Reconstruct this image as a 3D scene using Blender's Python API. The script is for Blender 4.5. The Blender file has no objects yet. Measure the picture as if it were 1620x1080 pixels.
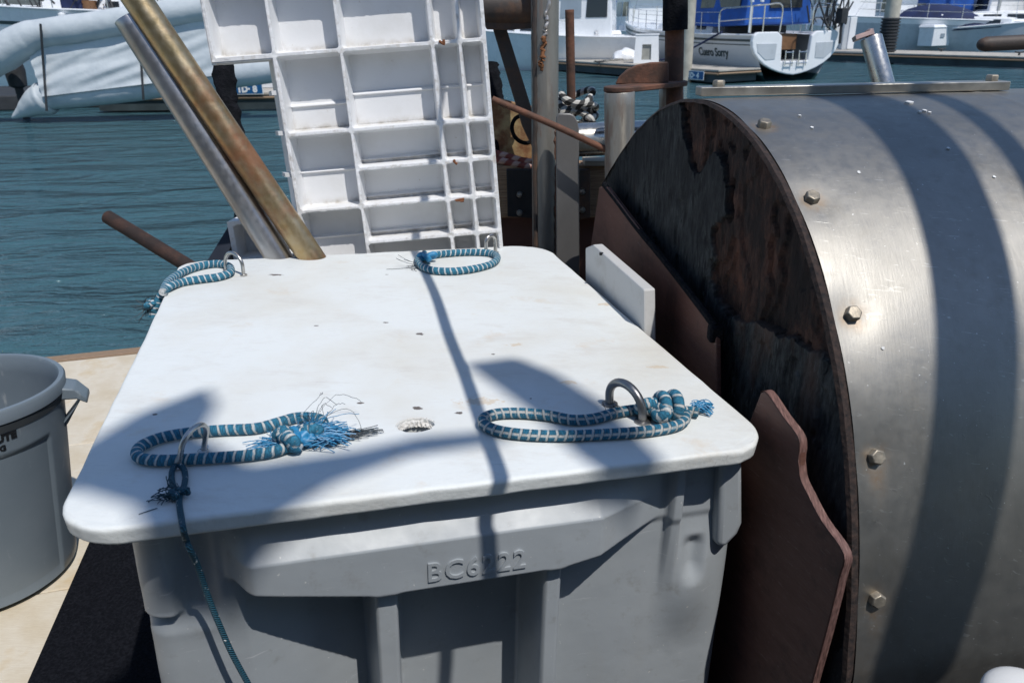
import bpy, bmesh, math, random
import numpy as np
from mathutils import Vector, Matrix, noise
random.seed(7)
sc = bpy.context.scene
col = sc.collection
# ------------------------------------------------------------------ camera
PITCH, ROLL, FPX, CAMH = 22.5, -1.0, 1220.0, 1.45
p_, r_ = math.radians(PITCH), math.radians(ROLL)
F_ = np.array([0, math.cos(p_), -math.sin(p_)])
_R = np.array([1., 0, 0]); _U = np.array([0, math.sin(p_), math.cos(p_)])
R_ = _R*math.cos(r_)+_U*math.sin(r_); U_ = -_R*math.sin(r_)+_U*math.cos(r_)
O_ = np.array([0, 0, CAMH])
cd = bpy.data.cameras.new('camera'); cam = bpy.data.objects.new('camera', cd); col.objects.link(cam)
cam.matrix_world = Matrix(((R_[0], U_[0], -F_[0], 0), (R_[1], U_[1], -F_[1], 0), (R_[2], U_[2], -F_[2], CAMH), (0, 0, 0, 1)))
cd.sensor_width = 36; cd.lens = 36*FPX/1620; cd.clip_end = 3000; cd.clip_start = 0.05
cd.dof.use_dof = True; cd.dof.focus_distance = 1.75; cd.dof.aperture_fstop = 9.0
sc.camera = cam
# ------------------------------------------------------------------ light
SUN_EL, SUN_AZ = math.radians(60), math.radians(37)        # azimuth: from behind the camera towards the right
S_ = np.array([math.sin(SUN_AZ)*math.cos(SUN_EL), -math.cos(SUN_AZ)*math.cos(SUN_EL), math.sin(SUN_EL)])
w = bpy.data.worlds.new('World'); sc.world = w; w.use_nodes = True
wn = w.node_tree.nodes; wl = w.node_tree.links
sky = wn.new('ShaderNodeTexSky'); sky.sky_type = 'NISHITA'; sky.sun_disc = False
sky.sun_elevation = SUN_EL; sky.sun_rotation = math.atan2(S_[0], S_[1])
sky.air_density = 1.0; sky.dust_density = 0.15; sky.ozone_density = 3.0
wl.new(sky.outputs[0], wn['Background'].inputs[0]); wn['Background'].inputs[1].default_value = 0.135
sd = bpy.data.lights.new('sun', 'SUN'); sd.energy = 3.9; sd.angle = math.radians(0.53); sd.color = (1, .965, .92)
so = bpy.data.objects.new('sun', sd); col.objects.link(so)
so.rotation_euler = Vector(S_).to_track_quat('Z', 'Y').to_euler()
sc.view_settings.view_transform = 'Standard'; sc.view_settings.look = 'None'
sc.view_settings.exposure = -0.10; sc.view_settings.gamma = 1
sc.render.engine = 'CYCLES'; sc.cycles.max_bounces = 6; sc.cycles.caustics_reflective = False; sc.cycles.caustics_refractive = False
sc.cycles.sample_clamp_indirect = 4

# ------------------------------------------------------------------ projecting photo points on real planes
def ray(px, py): return F_+R_*(px-810)/FPX-U_*(py-540)/FPX
def on_plane(px, py, p0, n):
    d = ray(px, py); return O_+d*(((np.asarray(p0)-O_)@n)/(d@n))
def on_z(px, py, z): return on_plane(px, py, (0, 0, z), np.array([0, 0, 1.]))
def at_d(px, py, depth): return O_+ray(px, py)*depth            # depth along the optical axis
def on_y(px, py, y): return on_plane(px, py, (0, y, 0), np.array([0, 1., 0]))

# ------------------------------------------------------------------ mesh helpers
class MB:
    def __init__(s): s.v = []; s.f = []; s.uv = {}; s.attr = {}
    def add(s, vs, fs, uvs=None):
        o = len(s.v); s.v += [tuple(map(float, p)) for p in vs]
        for k, f in enumerate(fs):
            if uvs is not None: s.uv[len(s.f)] = uvs[k]
            s.f.append(tuple(i+o for i in f))
        return s
    def box(s, c, size, ax=None):
        ax = np.eye(3) if ax is None else np.array(ax)
        c = np.array(c, float); h = np.array(size)/2.
        vs = [c+ax[0]*h[0]*i+ax[1]*h[1]*j+ax[2]*h[2]*k for i in (-1, 1) for j in (-1, 1) for k in (-1, 1)]
        return s.add(vs, [(0, 1, 3, 2), (4, 6, 7, 5), (0, 4, 5, 1), (2, 3, 7, 6), (0, 2, 6, 4), (1, 5, 7, 3)])
    def span(s, x0, x1, y0, y1, z0, z1): return s.box(((x0+x1)/2, (y0+y1)/2, (z0+z1)/2), (abs(x1-x0), abs(y1-y0), abs(z1-z0)))
    def tube(s, pts, r, n=10, closed=False, caps=True, uscale=1.0):
        P = [np.array(p, float) for p in pts]; m = len(P)
        rr = [r]*m if np.isscalar(r) else list(r)
        T = []
        for i in range(m):
            a = P[(i-1) % m] if (closed or i > 0) else P[i]; b = P[(i+1) % m] if (closed or i < m-1) else P[i]
            t = b-a; T.append(t/(np.linalg.norm(t)+1e-12))
        ref = np.array([0, 0, 1.]) if abs(T[0][2]) < .9 else np.array([1., 0, 0])
        N = np.cross(T[0], ref); N /= np.linalg.norm(N)
        vs = []; Ls = [0.]
        for i in range(m):
            if i: Ls.append(Ls[-1]+np.linalg.norm(P[i]-P[i-1]))
            N = N-T[i]*(N@T[i]); N /= np.linalg.norm(N)+1e-12; B = np.cross(T[i], N)
            for k in range(n):
                a = 2*math.pi*k/n; vs.append(P[i]+rr[i]*(math.cos(a)*N+math.sin(a)*B))
        fs = []; uv = []
        mm = m if closed else m-1
        for i in range(mm):
            j = (i+1) % m; l0 = Ls[i]*uscale; l1 = (Ls[j] if j else Ls[-1]+np.linalg.norm(P[0]-P[-1]))*uscale
            for k in range(n):
                k2 = (k+1) % n
                fs.append((i*n+k, i*n+k2, j*n+k2, j*n+k)); uv.append(((l0, k/n), (l0, (k+1)/n), (l1, (k+1)/n), (l1, k/n)))
        if caps and not closed:
            fs.append(tuple(range(n-1, -1, -1))); uv.append([(0, 0)]*n)
            fs.append(tuple((m-1)*n+k for k in range(n))); uv.append([(0, 0)]*n)
        return s.add(vs, fs, uv)
    def prism(s, poly, thick):                       # poly: 3D outline (planar), thick: 3D offset vector
        n = len(poly); th = np.array(thick)
        vs = list(poly)+[np.array(p)+th for p in poly]
        fs = [tuple(range(n)), tuple(range(2*n-1, n-1, -1))]+[(i, i+n, (i+1) % n+n, (i+1) % n) for i in range(n)]
        return s.add(vs, fs)
    def lathe(s, prof, c=(0, 0, 0), ax=None, n=32, caps=False, arc=2*math.pi):
        ax = np.eye(3) if ax is None else np.array(ax); c = np.array(c, float); vs = []
        for r, z in prof:
            for k in range(n):
                a = arc*k/n; vs.append(c+ax[0]*r*math.cos(a)+ax[1]*r*math.sin(a)+ax[2]*z)
        fs = [(i*n+k, i*n+(k+1) % n, (i+1)*n+(k+1) % n, (i+1)*n+k) for i in range(len(prof)-1) for k in range(n)]
        if caps: fs += [tuple(range(n-1, -1, -1)), tuple((len(prof)-1)*n+k for k in range(n))]
        return s.add(vs, fs)
    def grid(s, Pts, keep=None):                     # Pts: array [ni][nj][3]
        Pts = np.asarray(Pts); ni, nj = Pts.shape[:2]
        fs = [(i*nj+j, (i+1)*nj+j, (i+1)*nj+j+1, i*nj+j+1) for i in range(ni-1) for j in range(nj-1) if keep is None or keep[i, j]]
        return s.add(Pts.reshape(-1, 3), fs)
    def loft(s, secs, closed=True, caps=True):
        n = len(secs[0]); vs = [p for q in secs for p in q]; m = n if closed else n-1
        fs = [(i*n+k, i*n+(k+1) % n, (i+1)*n+(k+1) % n, (i+1)*n+k) for i in range(len(secs)-1) for k in range(m)]
        if caps and closed: fs += [tuple(range(n-1, -1, -1)), tuple((len(secs)-1)*n+k for k in range(n))]
        return s.add(vs, fs)

def wloc(o):
    m = Vector((0, 0, 0))
    while o is not None: m += o.location; o = o.parent
    return m
def obj(name, mb, mat, parent=None, local=False, smooth=True, bevel=0, seg=2, angle=40, origin=None):
    me = bpy.data.meshes.new(name)
    v = np.array(mb.v)
    loc = np.zeros(3)
    if not local:
        if parent is None:
            loc = np.array(origin) if origin is not None else np.array([(v[:, 0].min()+v[:, 0].max())/2, (v[:, 1].min()+v[:, 1].max())/2, v[:, 2].min()])
            v = v-loc
        else: v = v-np.array(wloc(parent))
    me.from_pydata(v.tolist(), [], mb.f)
    bm = bmesh.new(); bm.from_mesh(me)
    if mb.uv:
        L = bm.loops.layers.uv.new('UVMap'); bm.faces.ensure_lookup_table()
        for i, uv in mb.uv.items():
            for l, c in zip(bm.faces[i].loops, uv): l[L].uv = c
    bmesh.ops.recalc_face_normals(bm, faces=bm.faces[:])
    bm.to_mesh(me); bm.free()
    for k, a in mb.attr.items():
        at = me.attributes.new(k, 'FLOAT', 'POINT'); at.data.foreach_set('value', np.asarray(a, dtype=np.float32))
    if mat is not None: me.materials.append(mat)
    o = bpy.data.objects.new(name, me); col.objects.link(o)
    if parent is not None: o.parent = parent
    o.location = loc
    if smooth:
        me.shade_smooth()
        if angle < 180: me.set_sharp_from_angle(angle=math.radians(angle))
    if bevel:
        b = o.modifiers.new('bevel', 'BEVEL'); b.width = bevel; b.segments = seg; b.limit_method = 'ANGLE'; b.angle_limit = math.radians(35)
    return o
def tag(o, label=None, cat=None, group=None, kind=None):
    if label: o['label'] = label
    if cat: o['category'] = cat
    if group: o['group'] = group
    if kind: o['kind'] = kind
    return o
def thing(name, label, cat, loc=(0, 0, 0), rz=0, group=None):
    o = bpy.data.objects.new(name, None); col.objects.link(o); o.location = loc; o.rotation_euler = (0, 0, rz); o.empty_display_size = .1
    return tag(o, label, cat, group)
def text_mb(s, size, extrude, ox, ex, ey, ez, shear=0, bold=0, spacing=1.0, align='LEFT', res=3):
    cu = bpy.data.curves.new('t', 'FONT'); cu.body = s; cu.size = size; cu.extrude = extrude; cu.shear = shear; cu.offset = bold
    cu.space_character = spacing; cu.align_x = align; cu.resolution_u = res
    t = bpy.data.objects.new('t', cu); col.objects.link(t)
    dg = bpy.context.evaluated_depsgraph_get(); me = bpy.data.meshes.new_from_object(t.evaluated_get(dg))
    mb = MB(); ox = np.array(ox); ex = np.array(ex); ey = np.array(ey); ez = np.array(ez)
    mb.add([ox+ex*v.co.x+ey*v.co.y+ez*v.co.z for v in me.vertices], [tuple(p.vertices) for p in me.polygons])
    bpy.data.objects.remove(t); bpy.data.curves.remove(cu); bpy.data.meshes.remove(me)
    return mb
def smooth_path(pts, n=8, closed=False):
    P = [np.array(p, float) for p in pts]; m = len(P); out = []
    rng = range(m if closed else m-1)
    for i in rng:
        if closed: a, b, c, d = P[(i-1) % m], P[i], P[(i+1) % m], P[(i+2) % m]
        else: a, b, c, d = P[max(i-1, 0)], P[i], P[i+1], P[min(i+2, m-1)]
        for k in range(n):
            t = k/n; out.append(.5*((2*b)+(c-a)*t+(2*a-5*b+4*c-d)*t*t+(3*b-a-3*c+d)*t**3))
    if not closed: out.append(P[-1])
    return out
def unit(v): v = np.array(v, float); return v/np.linalg.norm(v)
def sst(a, b, x):
    t = np.clip((np.asarray(x, float)-a)/(b-a), 0, 1); return t*t*(3-2*t)
def nz(x, y, z=0.0): return noise.noise(Vector((x, y, z)))
def fbm(x, y, z=0.0, o=4):
    return noise.fractal(Vector((x, y, z)), 1.0, 2.0, o)

# ------------------------------------------------------------------ materials
class N:
    """tiny node-graph helper"""
    def __init__(s, name):
        s.m = bpy.data.materials.new(name); s.m.use_nodes = True; s.t = s.m.node_tree; s.b = s.t.nodes['Principled BSDF']; s.tc = None
    def n(s, typ, **kw):
        x = s.t.nodes.new(typ)
        for k, v in kw.items(): setattr(x, k, v)
        return x
    def l(s, a, b): s.t.links.new(a, b)
    def co(s, scale=(1, 1, 1), loc=(0, 0, 0), rot=(0, 0, 0), src='Object'):
        if s.tc is None: s.tc = s.n('ShaderNodeTexCoord')
        mp = s.n('ShaderNodeMapping'); s.l(s.tc.outputs[src], mp.inputs[0])
        mp.inputs['Scale'].default_value = scale; mp.inputs['Location'].default_value = loc; mp.inputs['Rotation'].default_value = rot
        return mp.outputs[0]
    def noise(s, scale, detail=4, rough=.55, co=None, dist=0):
        x = s.n('ShaderNodeTexNoise'); x.inputs['Scale'].default_value = scale; x.inputs['Detail'].default_value = detail
        x.inputs['Roughness'].default_value = rough; x.inputs['Distortion'].default_value = dist
        s.l(co if co is not None else s.co(), x.inputs['Vector']); return x.outputs['Fac']
    def ramp(s, fac, stops, interp='LINEAR'):
        x = s.n('ShaderNodeValToRGB'); s.l(fac, x.inputs[0]); e = x.color_ramp.elements; x.color_ramp.interpolation = interp
        while len(e) < len(stops): e.new(.5)
        for q, (p, c) in zip(e, stops):
            q.position = p; q.color = (c, c, c, 1) if np.isscalar(c) else (*c, 1)
        return x.outputs[0]
    def val(s, fac, lo, hi, a=0., b=1.):
        x = s.n('ShaderNodeMapRange'); s.l(fac, x.inputs[0])
        for i, q in enumerate((lo, hi, a, b)): x.inputs[i+1].default_value = q
        return x.outputs[0]
    def mix(s, fac, a, b, mode='MIX'):
        x = s.n('ShaderNodeMix', data_type='RGBA', blend_type=mode)
        for sock, v in ((x.inputs[0], fac), (x.inputs[6], a), (x.inputs[7], b)):
            if isinstance(v, (int, float)): sock.default_value = v if sock == x.inputs[0] else (v, v, v, 1)
            elif isinstance(v, tuple): sock.default_value = (*v, 1)
            else: s.l(v, sock)
        return x.outputs[2]
    def math(s, op, a, b=0.):
        x = s.n('ShaderNodeMath', operation=op)
        for i, v in enumerate((a, b)):
            if isinstance(v, (int, float)): x.inputs[i].default_value = v
            else: s.l(v, x.inputs[i])
        return x.outputs[0]
    def attr(s, name):
        x = s.n('ShaderNodeAttribute', attribute_name=name); return x.outputs['Fac']
    def bump(s, h, strength=.3, dist=.01):
        x = s.n('ShaderNodeBump'); s.l(h, x.inputs['Height']); x.inputs['Strength'].default_value = strength; x.inputs['Distance'].default_value = dist
        if s.b.inputs['Normal'].is_linked: s.l(s.b.inputs['Normal'].links[0].from_socket, x.inputs['Normal'])
        s.l(x.outputs[0], s.b.inputs['Normal']); return s
    def set(s, **kw):
        names = dict(color='Base Color', rough='Roughness', metal='Metallic', spec='Specular IOR Level', aniso='Anisotropic', coat='Coat Weight', trans='Transmission Weight', ior='IOR')
        for k, v in kw.items():
            sock = s.b.inputs[names[k]]
            if isinstance(v, (int, float)): sock.default_value = v
            elif isinstance(v, tuple): sock.default_value = (*v, 1)
            else: s.l(v, sock)
        return s
def plain(name, c, rough=.5, metal=0, var=.18, scale=6, bump=.1, bscale=60):
    m = N(name); f = m.noise(scale, 5)
    lo = tuple(max(0, x*(1-var)) for x in c); hi = tuple(min(1, x*(1+var)) for x in c)
    m.set(color=m.ramp(f, [(.3, lo), (.7, hi)]), rough=m.val(m.noise(scale*2, 3), .3, .7, max(0, rough-.08), min(1, rough+.08)), metal=metal)
    if bump: m.bump(m.noise(bscale, 3), bump, .004)
    return m.m
def rusty(name, base, rust, amount=.5, scale=9, metal=.6, rough=.45, stretch=(1, 1, 1), bump=.3):
    m = N(name); co = m.co(stretch)
    f = m.ramp(m.noise(scale, 8, .62, co), [(amount-.07, 0), (amount+.07, 1)])
    fine = m.noise(scale*9, 5, .6, co)
    rc = m.mix(fine, tuple(x*.55 for x in rust), tuple(min(1, x*1.4) for x in rust))
    bc = m.mix(m.noise(scale*3, 4, .6, co), tuple(x*.75 for x in base), tuple(min(1, x*1.2) for x in base))
    m.set(color=m.mix(f, bc, rc), metal=m.val(f, 0, 1, metal, .05), rough=m.val(f, 0, 1, rough, .85)); m.bump(fine, bump, .003)
    return m.m
def spots(m, lst):
    """soft-edged marks at given places: (x, y, rx, ry) in object space -> mask"""
    tot = None; base = m.noise(90, 4)
    for (x, y, rx, ry) in lst:
        co = m.co((1/rx, 1/ry, 0), (-x/rx, -y/ry, 0))
        ln = m.n('ShaderNodeVectorMath', operation='LENGTH'); m.l(co, ln.inputs[0])
        k = m.math('ADD', ln.outputs['Value'], m.math('MULTIPLY', m.math('SUBTRACT', base, .5), 3.0))
        k = m.val(k, 1.0, .6); tot = k if tot is None else m.math('MAXIMUM', tot, k)
    return tot
M = {}
# ================================================================== SETTING
WZ = -0.30                                             # water level
u_ = np.array([.96811562, .24764187, -.03775789]); v_ = np.array([-.2480376, .96873114, -.00610957]); n_ = np.array([.03506426, .01528014, .99926824])
LW, LD = 1.053, 1.299; LC = np.array([-.24177066, 1.5550344, .83375])+v_*.017
def LW_(x, y, z=0.): return LC+u_*x+v_*y+n_*z           # lid frame -> world
uh = unit([u_[0], u_[1], 0]); vh = unit([-u_[1], u_[0], 0])

m = N('sea_water')
c1 = m.co((.48, 1.1, 1), rot=(0, 0, .15)); c2 = m.co((1.6, 4.2, 1), rot=(0, 0, -.2))
big = m.noise(1.6, 3, .5, c1, .6); sm = m.noise(3.2, 4, .6, c2, .4)
h = m.math('ADD', m.math('MULTIPLY', big, 1.25), m.math('MULTIPLY', sm, .20))
m.set(color=(.050, .118, .140), rough=.05, ior=1.333, spec=.6); m.bump(h, 1.0, .36)
sea = MB().grid(np.array([[[x, y, WZ] for y in (-600, -30, 3, 12, 30, 80, 1500)] for x in (-1200, -40, -8, 8, 40, 1200)]))
tag(obj('sea', sea, m.m, smooth=False, origin=(0, 0, WZ)), kind='structure')

# work float we stand on
m = N('painted_plywood_deck')
st = m.ramp(m.noise(3.5, 6, .6), [(.38, (.58, .50, .37)), (.52, (.66, .60, .49)), (.62, (.58, .46, .29)), (.72, (.48, .27, .10))])
m.set(color=m.mix(m.val(m.noise(40, 4, .6, m.co((1, 14, 1), rot=(0, 0, .25))), .35, .7, 0, .35), st, (.42, .33, .22)), rough=.75)
m.bump(m.noise(60, 4, .6, m.co((1, 10, 1), rot=(0, 0, .25))), .25, .004)
far = on_z(150, 566, 0.)
dfar = (far-LC)@vh
def DK(a, b, z): return np.array([LC[0], LC[1], 0])+uh*a+vh*b+np.array([0, 0, z])
dk = MB()
nb = 7
for i in range(nb):                                     # sheets of plywood with narrow seams
    b0 = -4.+i*(dfar+4)/nb; b1 = -4.+(i+1)*(dfar+4)/nb-.004
    for a0, a1 in ((-6.0, -2.604), (-2.6, 1.2), (1.204, 3.6)):
        cs = [DK(a0, b0, -.06), DK(a1, b0, -.06), DK(a1, b1, -.06), DK(a0, b1, -.06)]
        dk.prism(cs, (0, 0, .06))
tag(obj('deck', dk, m.m, smooth=False, bevel=.003, seg=1), kind='structure')
wood = N('weathered_trim'); g = wood.noise(30, 5, .6, wood.co((1, 20, 20), rot=(0, 0, .25)))
wood.set(color=wood.ramp(g, [(.3, (.16, .10, .06)), (.7, (.36, .25, .16))]), rough=.8); wood.bump(g, .4, .004); M['trim'] = wood.m
tb = MB(); tb.prism([DK(-6, dfar+.002, -.16), DK(.2, dfar+.002, -.16), DK(.2, dfar+.075, -.16), DK(-6, dfar+.075, -.16)], (0, 0, .165))
tag(obj('deck_edge', tb, M['trim'], smooth=False, bevel=.006), kind='structure')
hl = MB(); hl.prism([DK(-6, -4, -.5), DK(3.6, -4, -.5), DK(3.6, dfar-.03, -.5), DK(-6, dfar-.03, -.5)], (0, 0, .435))
tag(obj('float_hull', hl, plain('float_black', (.03, .032, .035)), smooth=False), kind='structure')
# black rubber mat beside the container
ml = [on_z(150, 840, 0.008), on_z(40, 1090, 0.008)]
e0 = ml[0]+(ml[0]-ml[1])*.55; e1 = ml[1]+(ml[1]-ml[0])*3
mt = N('black_rubber'); nn_ = mt.noise(140, 4); mt.set(color=mt.ramp(nn_, [(.4, (.003, .0035, .006)), (.75, (.013, .014, .019))]), rough=.95, spec=.12); mt.bump(nn_, .9, .01)
mm = MB(); mm.prism([e0-[0, 0, .004], e1-[0, 0, .004], e1+uh*5-[0, 0, .004], e0+uh*5-[0, 0, .004]], (0, 0, .010))
tag(obj('rubber_mat', mm, mt.m, smooth=False, bevel=.003), 'black nubbly rubber mat on the deck under the grey container', 'mat')

# ================================================================== LID + CONTAINER
m = N('white_hdpe_lid')
stn = m.ramp(m.noise(2.6, 7, .6), [(.44, 0), (.70, .8)])
c = m.mix(stn, (.73, .755, .74), (.65, .63, .56))
c = m.mix(m.ramp(m.noise(7, 7, .68), [(.60, 0), (.76, .5)]), c, (.60, .46, .30))
c = m.mix(m.ramp(m.noise(55, 5, .6, m.co((1, 5, 1), rot=(0, 0, .3))), [(.62, 0), (.8, .25)]), c, (.45, .42, .40))
def lidspot(lst):
    out = []
    for (px, py, rx, ry) in lst:
        q = on_plane(px, py, LC, n_)-LC; out.append((q[0], q[1], rx, ry))
    return out
c = m.mix(m.math('MULTIPLY', spots(m, lidspot([(957, 481, .022, .012), (815, 545, .02, .01), (760, 635, .04, .016), (900, 605, .016, .008), (700, 400, .03, .008), (560, 395, .05, .01), (1040, 580, .02, .008)])), .5), c, (.58, .42, .24))
mk = spots(m, lidspot([(435, 435, .022, .008), (665, 528, .012, .008), (610, 510, .008, .004), (661, 646, .007, .007), (726, 653, .009, .005), (500, 515, .006, .003), (246, 655, .005, .004), (780, 560, .004, .003), (570, 637, .006, .003), (612, 434, .004, .003), (840, 630, .004, .003)]))
scc = m.ramp(m.noise(13, 2, .5, m.co((1, 30, 1), rot=(0, 0, .8)), 1.4), [(.69, 0), (.73, .5)]); c = m.mix(scc, c, (.47, .46, .44))
c = m.mix(m.ramp(m.noise(6, 7, .72, m.co((1, 2.2, 1), rot=(0, 0, .3))), [(.52, 0), (.70, .45)]), c, (.58, .55, .50))
m.set(color=m.mix(mk, c, (.13, .11, .10)), rough=.55, spec=.35)
m.bump(m.noise(11, 4, .5), .06, .006); m.bump(m.noise(110, 4, .65, m.co((1, 6, 1), rot=(0, 0, .3))), .10, .0015)
scr = m.ramp(m.noise(16, 2, .5, m.co((1, 26, 1), rot=(0, 0, 1.1)), 1.2), [(.70, 0), (.74, 1)]); m.bump(scr, .2, .001)
m.bump(m.math('MULTIPLY', m.attr('rim'), m.noise(48, 5, .6)), .32, .005)
M['lid'] = m.m
def rrect(w, d, rs, n=14, dense=26):
    """rounded rectangle, ccw from front-left; rs: radii fl, fr, br, bl"""
    cs = [(-w/2, -d/2), (w/2, -d/2), (w/2, d/2), (-w/2, d/2)]; out = []
    for i, ((cx, cy), r) in enumerate(zip(cs, rs)):
        sx = 1 if cx < 0 else -1; sy = 1 if cy < 0 else -1
        a0 = math.pi+i*math.pi/2
        for k in range(n+1):
            a = a0+k*math.pi/2/n; out.append((cx+sx*r+r*math.cos(a), cy+sy*r+r*math.sin(a)))
        nx, ny = cs[(i+1) % 4]; r2 = rs[(i+1) % 4]; L = math.hypot(nx-cx, ny-cy)-r-r2
        x0, y0 = out[-1]; dx, dy = (nx-cx)/math.hypot(nx-cx, ny-cy), (ny-cy)/math.hypot(nx-cx, ny-cy)
        for k in range(1, dense): out.append((x0+dx*L*k/dense, y0+dy*L*k/dense))
    return out
base = rrect(LW, LD, (.085, .085, .11, .06))
def wob(x, y, a=.0035): return 1+a*(fbm(x*9, y*9, 3)+.6*fbm(x*40, y*40, 5, 3))
TH = .029
def ring(inset, z, wz=.0011):
    out = []
    for (x, y) in base:
        L = math.hypot(x, y); k = (1-inset/L*1.25)*wob(x, y)
        out.append(LW_(x*k, y*k, z+wz*fbm(x*30, y*30, z*200, 3)))
    return out
rings = []
er = .0065
for k in range(6):
    a = math.pi/2*k/5; rings.append((er*(1-math.sin(a)), -er+er*math.cos(a)))
for k in range(1, 4): rings.append((.0004*k, -er-(TH-2*er)*k/4))
for k in range(6):
    a = math.pi/2*k/5; rings.append((.0015+er*(1-math.cos(a)), -TH+er-er*math.sin(a)))
bm = bmesh.new()
prev = None
for ins, z in rings:
    r = [bm.verts.new(p) for p in ring(ins, z)]
    if prev:
        for i in range(len(r)): bm.faces.new((prev[i], prev[(i+1) % len(r)], r[(i+1) % len(r)], r[i]))
    else: top = r
    prev = r
hc = (-.029, -.454); NH = 28
def hole(z, s=1.):
    return [bm.verts.new(LW_(hc[0]+s*(.031+.0022*nz(k*.9, z*90))*math.cos(2*math.pi*k/NH), hc[1]+s*(.024+.0022*nz(k*.9, 7+z*90))*math.sin(2*math.pi*k/NH), z)) for k in range(NH)]
h1 = hole(0); h2 = hole(-.006, .97); h3 = hole(-TH, .98)
for a, b in ((h1, h2), (h2, h3)):
    for k in range(NH): bm.faces.new((a[k], b[k], b[(k+1) % NH], a[(k+1) % NH]))
def fill(outer, inner):
    ed = []
    for r in (outer, inner):
        for i in range(len(r)):
            e = bm.edges.get((r[i], r[(i+1) % len(r)])) or bm.edges.new((r[i], r[(i+1) % len(r)])); ed.append(e)
    bmesh.ops.triangle_fill(bm, edges=ed, use_beauty=True)
fill(top, h1); fill(prev, h3)
bm.verts.index_update()
mb = MB(); mb.attr['rim'] = [0. if (abs((np.array(v.co)-LC)@u_) < LW/2-.022 and abs((np.array(v.co)-LC)@v_) < LD/2-.022) else 1. for v in bm.verts]
mb.add([v.co for v in bm.verts], [tuple(v.index for v in f.verts) for f in bm.faces]); bm.free()
lid = obj('container_lid', mb, M['lid'], origin=LC, angle=50)
tag(lid, 'white weathered plastic lid board with rounded corners lying on the grey container', 'lid')
# torn flakes round the hole
fl = MB(); rows = []
for i in range(60):
    a = math.radians(5+172*i/59); row = []
    for j in range(7):
        f = j/6; w1 = nz(i*.33, j*.5, 2); r0 = .0325-.009*f*(1+.7*w1)*math.sin(math.pi*i/59)**.4
        row.append(LW_(hc[0]+r0*math.cos(a), hc[1]+.78*r0*math.sin(a), .0012-.014*f+.0045*w1*f+.003*nz(i*.9, j, 7)))
    rows.append(row)
fl.grid(np.array(rows))
tag(obj('torn_flakes', fl, plain('flake', (.72, .7, .66), .6), lid, smooth=False))
M['stainless'] = plain('stainless_wire', (.50, .49, .47), .30, .95, .08, 30, .04)
M['dark_steel'] = plain('dull_steel_eye', (.27, .265, .26), .36, .9, .2, 30, .1)
def pad_eye(a, b, height, r, mat, lean=(0, 0)):
    A = np.array([a[0], a[1]]); B = np.array([b[0], b[1]]); w = np.linalg.norm(B-A)/2; pts = []
    C0 = (A+B)/2; d = (B-A)/2
    pts.append(LW_(A[0], A[1], -.01))
    hs = height-w*.95
    for k in range(3): pts.append(LW_(A[0], A[1], .002+hs*k/3))
    for k in range(17):
        t = math.pi*k/16; q = C0-d*math.cos(t); pts.append(LW_(q[0], q[1], hs+w*.95*math.sin(t)))
    for k in range(3): pts.append(LW_(B[0], B[1], .002+hs*(2-k)/3))
    pts.append(LW_(B[0], B[1], -.01))
    pts = [p+u_*lean[0]*max(0, (p-LC)@n_)+v_*lean[1]*max(0, (p-LC)@n_) for p in pts]
    mb = MB().tube(pts, r, 12)
    for q in (A, B): mb.lathe([(0.0001, .0005), (r*1.9, .0005), (r*1.9, .0035), (r*1.3, .005), (.0001, .005)], LW_(q[0], q[1]), (u_, v_, n_), 12)
    return obj('pad_eye', mb, mat, lid)
pad_eye((-.387, -.511), (-.357, -.470), .055, .0042, M['stainless'], (.25, 0))
pad_eye((.314, -.452), (.344, -.527), .056, .0075, M['dark_steel'], (-.1, 0))
pad_eye((-.397, .528), (-.350, .478), .056, .0048, M['stainless'], (0, 0))
pad_eye((.322, .555), (.355, .575), .056, .0056, M['stainless'], (0, 0))

# container body: rounded tub whose front wall is a moulded relief
m = N('grey_moulded_plastic')
c = m.ramp(m.noise(3.5, 6, .6), [(.3, (.305, .332, .352)), (.7, (.368, .396, .416))])
c = m.mix(m.ramp(m.noise(130, 2, .5), [(.735, 0), (.76, .8)]), c, (.62, .62, .60))
c = m.mix(m.ramp(m.noise(5, 6, .6, m.co((1, 1, .3))), [(.55, 0), (.75, .35)]), c, (.34, .33, .30))
scf = m.ramp(m.noise(9, 3, .5, m.co((1, 1, 22), rot=(.5, .6, 0)), 1.5), [(.70, 0), (.73, .45)]); c = m.mix(scf, c, (.58, .59, .60))
c = m.mix(m.ramp(m.noise(24, 6, .7), [(.58, 0), (.76, .6)]), c, (.23, .23, .215))
m.set(color=c, rough=m.val(m.noise(12, 4), .3, .7, .36, .52), spec=.45); m.bump(m.noise(70, 3), .07, .003); m.bump(m.noise(9, 3), .12, .01)
M['tub'] = m.m
FY = -LD/2+.062
XL, XR = -.452, .520
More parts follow.
